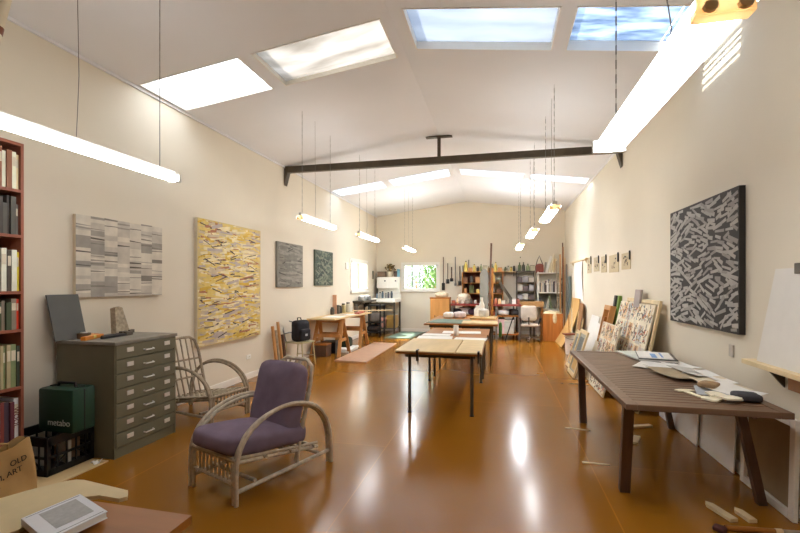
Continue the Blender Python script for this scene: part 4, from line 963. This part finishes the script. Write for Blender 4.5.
for k in range(40):
    a = rnd.uniform(0, 2 * PI); r = rnd.uniform(.03, .19); z = .22 + rnd.uniform(.0, .15) + .06 * (1 - r / .19)
    p = Vector((r * math.cos(a), r * math.sin(a) * .7, z)); m.tube([(p.x * .2, p.y * .2, .14), p], .004, 4)
    m.lathe([(.002, -.02), (.026, -.006), (.022, .012), (.004, .022)], p, 6, rnd.choice([1, 2]))
m.obj('dried_flowers', [col((120, 104, 62), .8), col((138, 116, 66), .8), col((98, 84, 54), .8)], pt)
cols_ = [((128, 146, 160), 'blue-grey'), ((196, 196, 190), 'pale'), ((90, 108, 120), 'slate'), ((150, 150, 146), 'grey'), ((104, 96, 104), 'plum'), ((70, 84, 92), 'dark slate')]
for k in range(6):
    c, n = cols_[k]; jar(-3.84 + .095 * k, 13.45 + .05 * (k % 2), 1.091, .036, .15 + .03 * (k % 3), c, '%s jar under the white wall cupboard, %s from room corner' % (n, ORD[k]), 'jars on the white bench')
t = thing('window_shelf', 'dark shelf board under the small side window', 'shelf', (L, 12.1, 1.02)); MB().bx(.0, .34, -.6, .6, 0, .05, bev=.004).obj('board', STEELD, t)
for y in (-.5, .5): MB().prism([(0, y, 0), (.25, y, 0), (0, y, -.2)], (0, .03, 0)).obj('bracket', STEELD, t)
for k, (y, c, n) in enumerate([(11.75, (150, 150, 148), 'grey'), (12.2, (120, 122, 124), 'darker grey')]):
    t = thing('desk_device', '%s small appliance on the shelf under the side window' % n, 'appliance', (L + .2, y, 1.0705)); MB().bx(-.09, .09, -.12, .12, 0, .12, bev=.02).obj('body', col(c, .5), t); MB().bx(-.06, .06, -.07, .07, .12, .15, bev=.01).obj('lid', WHITE, t)
mr = thing('metal_rack', 'black metal rack with shelves standing before the white bench', 'rack', (-3.60, 12.35, 0))
for x in (-.24, .24):
    for y in (-.22, .22): MB().bx(x - .02, x + .02, y - .02, y + .02, 0, .96).obj('leg', BLACKP, mr)
for z in (.12, .40, .90): MB().bx(-.25, .25, -.23, .23, z, z + .03).obj('shelf', BLACKP, mr)
lump('dark_bundle', 'cloth', 'dark bundle on the lowest shelf of black metal rack', (-3.60, 12.35, .151), .4, .36, .18, (50, 44, 44), 3)
lump('grey_bundle', 'cloth', 'grey bundle on the middle shelf of black metal rack', (-3.58, 12.35, .431), .34, .34, .28, (110, 104, 96), 4)
tag(MB().bx(0, .03, -.05, .05, 0, .26, bev=.004).obj('wall_panel', mat('dark_olive_panel', (96, 92, 78), .6), None, (L, 13.45, 1.70)), 'narrow dark panel on the wall next to room corner', 'panel')
tag(MB().bx(-.03, 1.0, -.05, .05, 0, .025, bev=.003).obj('pale_board', PALEW, None, (-3.62, 10.55, .8475), R_(28)), 'long pale board jutting out from the trestle desk', 'board')

# hanging tools on the back wall
def long_tool(x, z0, z1, r, lb, blade):
    t = thing('hanging_tool', lb, 'tool', (x, B - .04, z0), 0, 'tools hung on the far wall')
    h = z1 - z0
    MB().tube([(0, 0, h * .2), (0, 0, h)], r, 8).obj('handle', DARKLEG if blade else STEELG, t)
    if blade: MB().bx(-.05, .05, -.015, .015, 0, h * .22, bev=.008).obj('blade', BLACKP, t)
    else: MB().bx(-.03, .03, -.02, .02, h * .12, h * .2, bev=.006).obj('blade', STEELG, t)
    MB().bx(-.012, .012, -.01, .04, h - .04, h - .02).obj('hook', STEELD, t)
long_tool(-1.76, 1.34, 2.40, .014, 'long dark tool with black foot hung beside the garden window', True)
long_tool(-1.38, 1.36, 2.40, .016, 'long grey rod hung on the far wall beside pale tools', False)
long_tool(-1.62, 1.55, 2.2, .012, 'thin brown tool hung between the dark tool and grey rod', True)
long_tool(-1.50, 1.62, 2.08, .02, 'short stubby black tool hung beside the grey rod', True)
for k, (x, z0, z1) in enumerate([(-1.24, 1.5, 2.1), (-1.14, 1.62, 2.12), (-1.04, 1.45, 2.0), (-.96, 1.95, 2.3)]):
    long_tool(x, z0, z1, .016, 'tool on the far wall, %s past the grey rod toward bookcase' % ORD[k], k % 2 == 0)
t = thing('pine_cabinet', 'orange-brown pine cabinet with dark top by the red bench', 'cabinet', (-1.66, 12.45, 0))
MB().bx(-.27, .27, -.19, .19, .0, 1.12, bev=.004).obj('body', mat('pine_cabinet_wood', (190, 140, 80), .5, stretch=(1, 1, .2)), t); MB().bx(-.285, .285, -.2, .2, 1.12, 1.16, bev=.004).obj('top', BROWNW, t)
for x in (-.265, .005): 
    d = MB().bx(x, x + .26, -.205, -.19, .05, 1.10, bev=.003).obj('door', MATS['pine_cabinet_wood'], t); MB().bx(x + .12, x + .14, -.22, -.205, .6, .66).obj('handle', STEELD, d)
lump('paper_heap', 'paper', 'heap of pale crumpled paper on the pine cabinet', (-1.62, 12.45, 1.16), .34, .3, .14, (200, 186, 160), 6)

# red bench
rb = thing('work_bench', 'long red-brown work bench along the far wall', 'bench', (-.40, 12.66, 0))
REDB = mat('red_bench_paint', (136, 58, 50), .5, var=.12)
MB().bx(-.96, .96, -.34, .34, .93, .985, bev=.004).obj('bench_top', REDB, rb); MB().bx(-.94, .94, -.32, .32, .64, .67).obj('shelf', BROWNW, rb); MB().bx(-.94, .94, -.32, .32, .14, .17).obj('shelf', BROWNW, rb)
for x in (-.92, .30, .92):
    for y in (-.30, .30): MB().bx(x - .03, x + .03, y - .03, y + .03, 0, .93).obj('leg', STEELG, rb)
for k, (x, w, h, c, n) in enumerate([(-1.22, .2, .16, (70, 66, 74), 'dark'), (-.98, .24, .2, (206, 204, 214), 'lilac white'), (-.72, .2, .17, (84, 62, 84), 'plum'), (-.12, .2, .14, (180, 96, 70), 'rust'), (.10, .3, .15, (226, 222, 220), 'white'), (.36, .2, .16, (60, 56, 56), 'black')]):
    lump('cloth_bundle', 'cloth', '%s bundle on the shelf under the red bench top' % n, (x, 12.6, .671), w, .4, h, c, k + 2, 'bundles under the red bench')
for k, (x, w, h, c, n) in enumerate([(.02, .20, .40, (226, 196, 200), 'pink'), (.24, .26, .34, (200, 204, 196), 'pale green'), (-.30, .24, .3, (92, 70, 56), 'brown')]):
    t = thing('storage_box', '%s box on the low shelf under the red bench' % n, 'box', (x, 12.56, .1705), 0, 'boxes under the red bench')
    MB().bx(-w / 2, w / 2, -.16, .16, 0, h, bev=.005).obj('body', col(c, .6), t); MB().bx(-w / 2 - .004, w / 2 + .004, -.164, .164, h, h + .03, bev=.004).obj('lid', [STEELD, WHITE, BROWNW][k], t)
tag(MB().bar((.14, 12.24, .008), (.34, 12.29, .62), .03, .02, up=(0, 1, 0)).obj('black_stick', BLACKP), 'black stick leaning in front of the pale green box under bench', 'stick')
BZ = .9855
rnd = random.Random(14); cl = [((226, 220, 204), 'cream'), ((190, 110, 80), 'terracotta'), ((232, 230, 224), 'white'), ((150, 140, 124), 'grey'), ((206, 176, 130), 'tan'), ((120, 60, 50), 'dark red'), ((96, 92, 86), 'charcoal')]
k = 0
for x in [-1.30, -1.18, -1.05, -.92, -.80, -.68, -.22, -.12, -.02, .08, .18, .28, .38, .48]:
    c, n = cl[(k * 3 + 1) % 7]; h = rnd.uniform(.08, .2); y = rnd.uniform(12.42, 12.62)
    if k % 3 == 0:
        t = thing('supply_box', '%s box on the red bench, %s item from the pine cabinet' % (n, ORD[k]), 'box', (x, y, BZ), 0, 'things on the red bench')
        MB().bx(-.05, .05, -.06, .06, 0, h * .8, bev=.004).obj('body', col(c, .6), t); MB().bx(-.053, .053, -.063, .063, h * .8, h * .95, bev=.003).obj('lid', col(tuple(int(v * .85) for v in c), .6), t)
    else: jar(x, y, BZ, rnd.uniform(.035, .05), h, c, '%s jar on the red bench, %s item from the pine cabinet' % (n, ORD[k]), 'things on the red bench')
    k += 1
lump('paper_heap', 'paper', 'large heap of pale paper and rags on the red bench', (-1.02, 12.78, BZ), .5, .3, .26, (214, 204, 184), 9)

# back bookcase with clutter
sb = thing('storage_shelf', 'dark brown storage bookcase against the far wall behind the red bench', 'bookcase', (-.52, 13.66, 0))
for x in (-.60, -.02, .60): MB().bx(x - .015, x + .015, -.2, .2, 0, 1.90).obj('side_panel', BROWNW, sb)
for z in (.9, 1.26, 1.58, 1.92): MB().bx(-.60, .60, -.2, .2, z - .025, z, bev=.002).obj('shelf', BROWNW, sb)
MB().bx(-.6, -.03, .185, .2, .9, 1.9).obj('back_panel', mat('dark_red_back', (110, 62, 46), .7), sb)
rnd = random.Random(17)
cl2 = [((206, 150, 100), 'tan'), ((232, 228, 220), 'white'), ((94, 96, 58), 'olive'), ((120, 84, 58), 'brown'), ((226, 190, 110), 'yellow'), ((80, 74, 68), 'charcoal'), ((170, 176, 150), 'sage')]
for zi, z in enumerate((1.26, 1.58)):
    for k in range(6):
        x = -1.04 + .19 * k + (.06 if k > 2 else 0); c, n = cl2[(k * 2 + zi * 3) % 7]; h = rnd.uniform(.1, .22)
        lb = '%s %s on the %s shelf of brown storage bookcase, %s along' % (n, 'box' if (k + zi) % 2 else 'jar', ['lower', 'upper'][zi], ORD[k])
        if (k + zi) % 2:
            t = thing('supply_box', lb, 'box', (x, 13.58, z + .0005), 0, 'supplies in the brown bookcase'); MB().bx(-.07, .07, -.09, .09, 0, h, bev=.004).obj('body', col(c, .6), t); MB().bx(-.073, .073, -.093, .093, h, h + .02, bev=.003).obj('lid', col(tuple(int(v * .85) for v in c), .6), t)
        else: jar(x, 13.56, z + .0005, rnd.uniform(.045, .06), h, c, lb, 'supplies in the brown bookcase')
t = thing('diagonal_plank', 'dark plank leaning diagonally across the pale far wall', 'plank', (.08, 13.6, 0)); MB().bar((.30, -.27, 1.0), (-.14, -.225, 1.66), .09, .03, up=(0, 1, 0)).obj('plank', STEELD, t)
MB().bx(.28, .33, -.30, -.24, 0, 1.02).obj('post', STEELD, t)
# metal shelf with boxes
ms = thing('dark_shelf', 'dark metal shelf of grey boxes between bookcase and white shelving', 'shelf', (.74, 13.66, 0))
for x in (-.25, .25):
    for y in (-.18, .18): MB().bx(x - .015, x + .015, y - .015, y + .015, 0, 1.93).obj('leg', STEELD, ms)
for z in (.55, 1.08, 1.34, 1.60, 1.93): MB().bx(-.26, .26, -.19, .19, z - .025, z).obj('shelf', STEELD, ms)
for zi, z in enumerate((1.08, 1.34, 1.60)):
    for k in range(3):
        c, n = [((150, 146, 150), 'grey'), ((196, 190, 180), 'pale'), ((96, 84, 84), 'dark')][(k + zi) % 3]
        t = thing('storage_box', '%s box on the %s level of the dark metal shelf' % (n, ['lowest', 'middle', 'upper'][zi]), 'box', (.58 + .16 * k, 13.6, z + .0005), 0, 'boxes on the dark metal shelf')
        h = .13 + .03 * ((k + zi) % 2); MB().bx(-.07, .07, -.13, .13, 0, h, bev=.004).obj('body', col(c, .6), t); MB().bx(-.073, .073, -.133, .133, h, h + .02, bev=.003).obj('lid', col(tuple(int(v * .8) for v in c), .6), t)
# clutter along the tops
tops = []
k = 0; x = -1.08; rnd = random.Random(23)
pal3 = [((222, 196, 96), 'yellow'), ((206, 150, 96), 'tan'), ((92, 100, 66), 'olive'), ((64, 66, 58), 'black'), ((140, 150, 110), 'sage'), ((190, 184, 160), 'pale'), ((120, 96, 60), 'brown'), ((110, 124, 104), 'grey-green')]
while x < .98:
    if .07 < x < .50: x = .52
    c, n = pal3[k % 8] if x > -.8 else pal3[[0, 1][k % 2]]
    r = rnd.uniform(.03, .055); h = rnd.uniform(.14, .34)
    z = 1.9205 if x < .1 else 1.9305
    if k % 4 == 1:
        t = thing('supply_box', '%s box on top of the far shelving, %s item from the hanging tools' % (n, ORD[k]), 'box', (x + .06, 13.6, z), 0, 'supplies on top of the far shelving'); MB().bx(-.06, .06, -.08, .08, 0, h * .7, bev=.004).obj('body', col(c, .6), t); MB().bx(-.063, .063, -.083, .083, h * .7, h * .8, bev=.003).obj('lid', col(tuple(int(v * .8) for v in c), .6), t); x += .14
    else:
        t = thing('bottle', '%s bottle on top of the far shelving, %s item from the hanging tools' % (n, ORD[k]), 'bottle', (x + r, 13.56 + .06 * (k % 2), z), 0, 'supplies on top of the far shelving')
        MB().lathe([(r, 0), (r, h * .6), (r * .4, h * .78), (r * .36, h * .9)], seg=12).obj('body', col(c, .4), t, smooth=True); MB().lathe([(r * .42, h * .9), (r * .42, h)], seg=10).obj('cap', STEELD, t, smooth=True); x += 2 * r + .02
    k += 1
# wall strip of small pots on the pale bit of wall
t = thing('wall_shelf', 'pale wall shelf between brown bookcase and dark metal shelf', 'shelf', (.28, B, 1.90)); MB().bx(-.18, .18, -.22, 0, 0, .025).obj('board', PALEW, t)
for xx in (-.14, .12): MB().prism([(xx, 0, 0), (xx, -.16, 0), (xx, 0, -.12)], (.02, 0, 0)).obj('bracket', STEELD, t)
for j in range(4):
    c, n = pal3[(j * 3 + 2) % 8]; jar(.16 + .085 * j, B - .12, 1.9255, .034, .13 + .03 * (j % 2), c, '%s jar on the pale wall shelf, %s from brown bookcase' % (n, ORD[j]), 'jars on the pale wall shelf')
tag(MB().tube([(.60, B - .005, 2.34), (.60, B - .10, 2.34), (.60, B - .12, 2.365)], .012, 6).obj('wall_hook', STEELD), 'small dark hook high on the far wall', 'hook')

# grey plank and post before the bench
m = MB(); pl = [(-.11, 0, 0), (.11, 0, 0), (.115, 0, 1.78), (.09, 0, 1.90), (.04, 0, 1.955), (-.02, 0, 1.955), (-.08, 0, 1.90), (-.115, 0, 1.78)]
m.prism(pl, (0, .03, 0)); o = tag(m.obj('ironing_board', mat('grey_board', (126, 124, 114), .7, var=.06), None, (-.43, 12.10, .003)), 'tall grey round-topped board standing before the red bench', 'board'); o.rotation_euler = (R_(-4), 0, 0)
tag(MB().bar((-.30, 12.16, .003), (-.235, 12.27, 2.66), .05, .05, up=(0, 1, 0)).obj('dark_post', DARKLEG), 'tall thin dark timber post standing beside the grey board', 'timber')
tag(MB().bar((-.225, 12.22, .003), (-.20, 12.28, 1.98), .06, .035, up=(0, 1, 0)).obj('dark_post', BROWNW), 'shorter brown timber standing beside the grey board', 'timber')

# white shelving and what is on it
ws = thing('white_shelving', 'tall white shelving unit in the far corner', 'shelf', (1.47, 13.66, 0))
WX = .38
for x in (-WX, WX):
    for y in (-.2, .2): MB().bx(x - .018, x + .018, y - .018, y + .018, 0, 1.90).obj('leg', WHITE, ws)
for z in (.45, .80, 1.30, 1.88): MB().bx(-WX, WX, -.21, .21, z - .03, z, bev=.003).obj('shelf', WHITE, ws)
MB().bx(-WX, WX, .20, .21, .8, 1.3).obj('back_panel', mat('grey_mesh_back', (176, 172, 158), .8, var=.3, scale=60), ws)
x = 1.12; k = 0; rnd = random.Random(8)
bc2 = [((226, 222, 214), 'white'), ((90, 56, 54), 'maroon'), ((60, 58, 58), 'black'), ((180, 176, 168), 'grey'), ((204, 190, 160), 'buff'), ((70, 80, 92), 'navy')]
while x < 1.80 and k < 22:
    th = rnd.choice([.02, .026, .034]); c, n = bc2[(k * 5 + k // 4) % 6]
    h = rnd.uniform(.26, .42); o = link('book', book_mesh(th, h, .24, c, k % 3 == 0), None, (x + th / 2, 13.60, 1.3005), -PI / 2)
    tag(o, '%s file standing on the white shelving, %s from the dark shelf side' % (n, ORD[k]), 'book', 'files on the white shelving'); x += th + .003; k += 1
for k, (x, w, h, c, n, a) in enumerate([(1.22, .07, .34, (70, 66, 66), 'black', 18), (1.36, .05, .30, (206, 202, 180), 'pale', -8), (1.48, .05, .36, (150, 160, 120), 'sage', 12), (1.60, .05, .32, (120, 100, 80), 'brown', -16), (1.72, .05, .34, (196, 190, 180), 'grey-white', 10)]):
    o = tag(MB().bx(-w / 2, w / 2, -.12, .12, 0, h).obj('portfolio', col(c, .7), None, (x, 13.62, .815)), '%s portfolio tilted on the lower level of white shelving' % n, 'portfolio', 'portfolios on the white shelving'); o.rotation_euler = (0, R_(-a), 0)
sbg = thing('shoulder_bag', 'rust-red bag with raised straps on top of the white shelving', 'bag', (1.02, 13.55, 1.9305))
sbg.location = (1.14, 13.60, 1.8805)
MB().cushion(Matrix.Translation((0, 0, .12)), .24, .16, .25, 6).obj('body', mat('rust_red_leather', (128, 62, 48), .5, var=.2), sbg, smooth=True)
MB().tube([(-.10, 0, .2), (-.06, 0, .36), (0, 0, .50), (.05, 0, .36), (.11, 0, .2)], .014, 6).obj('strap', STEELD, sbg, smooth=True)
for k, (x, tx, h, r, c, n) in enumerate([(1.33, .15, .48, .035, PAPER, 'white'), (1.42, .14, .52, .04, CREAMP, 'cream'), (1.52, .08, .40, .035, PALEW, 'buff'), (1.28, .05, .3, .03, mat('grey_roll', (150, 144, 132), .7), 'grey')]):
    t = tag(MB().tube([(0, 0, 0), (tx, .10, h)], r, 10).obj('paper_roll', c, None, (x, 13.56, 1.881), smooth=True), '%s paper roll leaning on top of the white shelving' % n, 'roll', 'paper rolls on the white shelving')
for k, (x, y, tx, ty, h, w, c, n) in enumerate([(1.66, 13.05, .04, .36, 2.40, .035, PINE, 'orange pine pole, shortest in the far corner bundle'), (1.72, 13.10, .06, .40, 2.74, .03, DARKLEG, 'tallest dark pole in the far corner bundle'), (1.76, 12.96, .02, .46, 2.62, .028, BROWNW, 'brown pole in the far corner bundle'), (1.80, 13.12, .03, .30, 2.30, .035, PALEW, 'pale pole in the far corner bundle'), (1.84, 12.9, .02, .44, 2.1, .04, STEELG, 'grey pole closest to the wall in the far corner bundle'), (1.60, 12.92, -.02, .40, 2.2, .03, CANE2, 'weathered pole in the far corner bundle')]):
    tag(MB().bar((x, y, .004), (x + tx, y + ty, h), w, w, up=(0, 1, 0)).obj('timber_pole', c), n, 'pole', 'poles in the far corner')
tag(MB().bx(-.02, .0, -.18, .18, .003, 1.75, bev=.002).obj('slate_board', mat('slate_board', (112, 124, 120), .6), None, (1.87, 12.75, 0)), 'slate grey board standing flat to the wall by the corner poles', 'board')
# timber crate, side table, office chair
t = thing('timber_crate', 'orange timber crate beside the pale office chair', 'crate', (1.38, 12.55, 0))
OC = mat('orange_crate_wood', (178, 112, 52), .5, var=.18, scale=8, stretch=(3, 1, .2))
for y in (-.22, .20): MB().bx(-.26, .26, y, y + .02, .01, .74, bev=.002).obj('side', OC, t)
for x in (-.26, .24): MB().bx(x, x + .02, -.20, .20, .01, .74, bev=.002).obj('side', OC, t)
MB().bx(-.26, .26, -.22, .22, .0, .02).obj('base', OC, t)
lump('paper_heap', 'paper', 'pale crumpled paper filling the orange timber crate', (1.38, 12.55, .45), .44, .36, .34, (206, 190, 156), 5)
t = thing('side_table', 'small tan wooden table behind the pale office chair', 'table', (.86, 13.10, 0))
MB().bx(-.34, .34, -.22, .22, .90, 1.04, bev=.004).obj('table_top', mat('tan_table', (176, 134, 84), .5), t)
for x in (-.3, .3):
    for y in (-.18, .18): MB().bx(x - .02, x + .02, y - .02, y + .02, 0, .90).obj('leg', BROWNW, t)
t = thing('office_chair', 'pale office chair on castors before the far shelving', 'chair', (.80, 12.25, 0), R_(165))
PU = mat('pale_upholstery', (196, 188, 176), .8, var=.12)
MB().cushion(Matrix.Translation((0, 0, .44)), .46, .44, .09, 2).obj('seat', PU, t, smooth=True)
MB().cushion(Matrix.Translation((0, .20, .76)) @ Matrix.Rotation(PI / 2 - .12, 4, 'X'), .42, .42, .08, 3).obj('backrest', PU, t, smooth=True)
MB().tube([(0, .14, .42), (0, .24, .50), (0, .24, .66)], .02, 8).obj('back_stem', STEELD, t); MB().tube([(0, 0, .10), (0, 0, .41)], .028, 10).obj('column', STEELD, t)
for s in (-1, 1): MB().tube([(s * .21, .10, .42), (s * .26, .10, .62), (s * .26, -.12, .63), (s * .21, -.12, .42)], .015, 8).obj('armrest', BLACKP, t, smooth=True)
for k in range(5):
    a = 2 * PI * k / 5 + .3
    l = MB().bar((0, 0, .11), (.27 * math.cos(a), .27 * math.sin(a), .08), .04, .025).obj('leg', STEELG, t)
    MB().tube([(.27 * math.cos(a) - .014, .27 * math.sin(a), .03), (.27 * math.cos(a) + .014, .27 * math.sin(a), .03)], .03, 12).obj('castor', BLACKP, l)

# ---------------------------------------------------------------- things on the floor, near
for i, (x, y, l, w, rz, n) in enumerate([(.80, 4.93, .25, .022, 80, 'thin pale stick on the floor near far leg of slatted table'), (.80, 4.02, .22, .026, 88, 'thin pale stick on the floor near front leg of slatted table')]):
    tag(MB().bx(-w / 2, w / 2, -l / 2, l / 2, 0, .006, bev=.001).obj('stirring_stick', PALEW, None, (x, y, .001), R_(rz)), n, 'stick')
for i, (a, b_, n) in enumerate([((1.40, 3.46), (1.475, 3.235), 'longer pale pointed stake on floor by the fallen pole'), ((1.555, 3.41), (1.588, 3.25), 'shorter pale pointed stake on floor by the fallen pole')]):
    a, b_ = Vector((*a, 0)), Vector((*b_, 0)); d = (b_ - a).normalized(); nn = Vector((-d.y, d.x, 0)) * .026
    tag(MB().prism([a, a + d * .04 + nn, b_ + nn, b_ - nn, a + d * .04 - nn], (0, 0, .022)).obj('pointed_stake', PALEW, None, (0, 0, .0245 if i == 9 else .001)), n, 'stake')
t = thing('wooden_pole', 'grey-brown pole with pale ferrule lying on the floor', 'pole', (1.40, 3.12, .018), R_(4))
MB().tube([(-.03, 0, 0), (.25, .0, 0)], .015, 10).obj('shaft', BROWNW, t, smooth=True); MB().tube([(.25, 0, 0), (.29, 0, 0)], .017, 10).obj('ferrule', TANP, t, smooth=True); MB().tube([(.29, 0, 0), (.47, 0, 0)], .014, 10).obj('tip', CANE2, t, smooth=True)
lump('dark_rag', 'cloth', 'small dark reddish rag at the end of fallen pole', (1.335, 3.10, .001), .07, .06, .03, (84, 44, 34), 5)
for i, (x, y, rz, s) in enumerate([(1.45, 5.15, .4, .3), (1.3, 4.7, 1.2, .22)]):
    tag(MB().bx(-s / 2, s / 2, -.03, .03, 0, .02, bev=.002).obj('timber_offcut', PALEW, None, (x, y, .001), rz), ['long pale offcut on the floor below slatted table', 'short pale offcut on the floor below slatted table'][i], 'offcut')

# near table with book
nt_ = thing('low_table', 'brown wooden table top corner at the front of the room', 'table', (-1.40, 1.0, 0))
m = MB(); NZ = .72
P = [(.335, .345), (-.36, .355), (-.36, -.55), (.345, -.55)]
m.prism([(x, y, NZ - .03) for x, y in P], (0, 0, .03)); m.obj('table_top', BROWNW, nt_)
cx_, cy_ = sum(p[0] for p in P) / 4, sum(p[1] for p in P) / 4
for x, y in P:
    x, y = cx_ + (x - cx_) * .86, cy_ + (y - cy_) * .86; MB().bx(x - .025, x + .025, y - .025, y + .025, 0, NZ - .03).obj('leg', BROWNW, nt_)

m = MB(); m.prism([(-1.416, 1.426, 0), (-1.667, 1.462, 0), (-1.70, 1.458, 0), (-1.735, 1.435, 0), (-1.80, 1.335, 0), (-1.84, 1.25, 0), (-1.76, 1.0, 0), (-1.60, .95, 0), (-1.54, 1.12, 0), (-1.56, 1.26, 0), (-1.53, 1.345, 0), (-1.49, 1.368, 0), (-1.394, 1.364, 0), (-1.378, 1.384, 0)], (0, 0, .014))
tag(m.obj('curved_board', mat('pale_curved_ply', (214, 194, 148), .5, var=.06), None, (0, 0, NZ + .0005)), 'pale curved plywood piece with rounded corner on the front table', 'board')
bk_ = thing('book', 'white paperback with grey cover panel on the front table', 'book', (-1.436, 1.19, NZ + .015))
ex = Vector((.209, -.080, 0)); ey = Vector((.032, .18, 0))
o0 = -(ex + ey) / 2
def quad(a0, a1, b0, b1, z0, z1, mi=0, mm=None):
    mm.prism([o0 + ex * a + ey * b + Vector((0, 0, z0)) for a, b in ((a0, b0), (a1, b0), (a1, b1), (a0, b1))], (0, 0, z1 - z0), mi)
m = MB(); quad(0, 1, 0, 1, 0, .0015, 0, m); quad(0, 1, 0, 1, .022, .0235, 0, m); quad(0, 1, -.01, 0, 0, .0235, 0, m)
m.obj('cover', mat('white_cover', (226, 228, 234), .4, var=.02), bk_)
m = MB(); quad(.01, .985, 0, .985, .0015, .022, 0, m); m.obj('pages', PAPER, bk_)
m = MB(); quad(.12, .80, .22, .86, .0235, .0239, 0, m); quad(.93, .945, .04, .96, .0235, .0238, 1, m); quad(.04, .055, .04, .96, .0235, .0238, 1, m)
m.obj('cover_panel', [mat('grey_cover_panel', (176, 176, 176), .6, var=.1, scale=60), col((120, 124, 130), .6)], bk_)

# ---------------------------------------------------------------- light, sky, camera
w = bpy.data.worlds.new('sky'); sc.world = w; w.use_nodes = True
bg = w.node_tree.nodes['Background']; bg.inputs[0].default_value = (.86, .93, 1, 1); bg.inputs[1].default_value = 6.5
su = bpy.data.lights.new('sun', 'SUN'); su.energy = 14; su.angle = R_(2); su.color = (1, .95, .86)
so = bpy.data.objects.new('sun', su); COL.objects.link(so)
so.rotation_euler = Vector((.60, .10, -.80)).to_track_quat('-Z', 'Y').to_euler()

cam = bpy.data.cameras.new('camera'); co = bpy.data.objects.new('camera', cam); COL.objects.link(co)
co.location = (0, 0, 1.54); co.rotation_euler = (PI / 2, 0, R_(12.9))
cam.sensor_width = 36; cam.lens = 437 / 800 * 36; cam.shift_y = 17.5 / 800; cam.clip_start = .05; cam.clip_end = 100
sc.camera = co
sc.view_settings.view_transform = 'Standard'; sc.view_settings.look = 'None'; sc.view_settings.gamma = 1; sc.view_settings.use_curve_mapping = False
sc.view_settings.exposure = .8
cy = sc.cycles
cy.use_denoising = True
try: cy.denoiser = 'OPENIMAGEDENOISE'
except Exception: pass
cy.sample_clamp_indirect = 6; cy.caustics_reflective = False; cy.caustics_refractive = False
cy.max_bounces = 10; cy.diffuse_bounces = 6; cy.transparent_max_bounces = 12
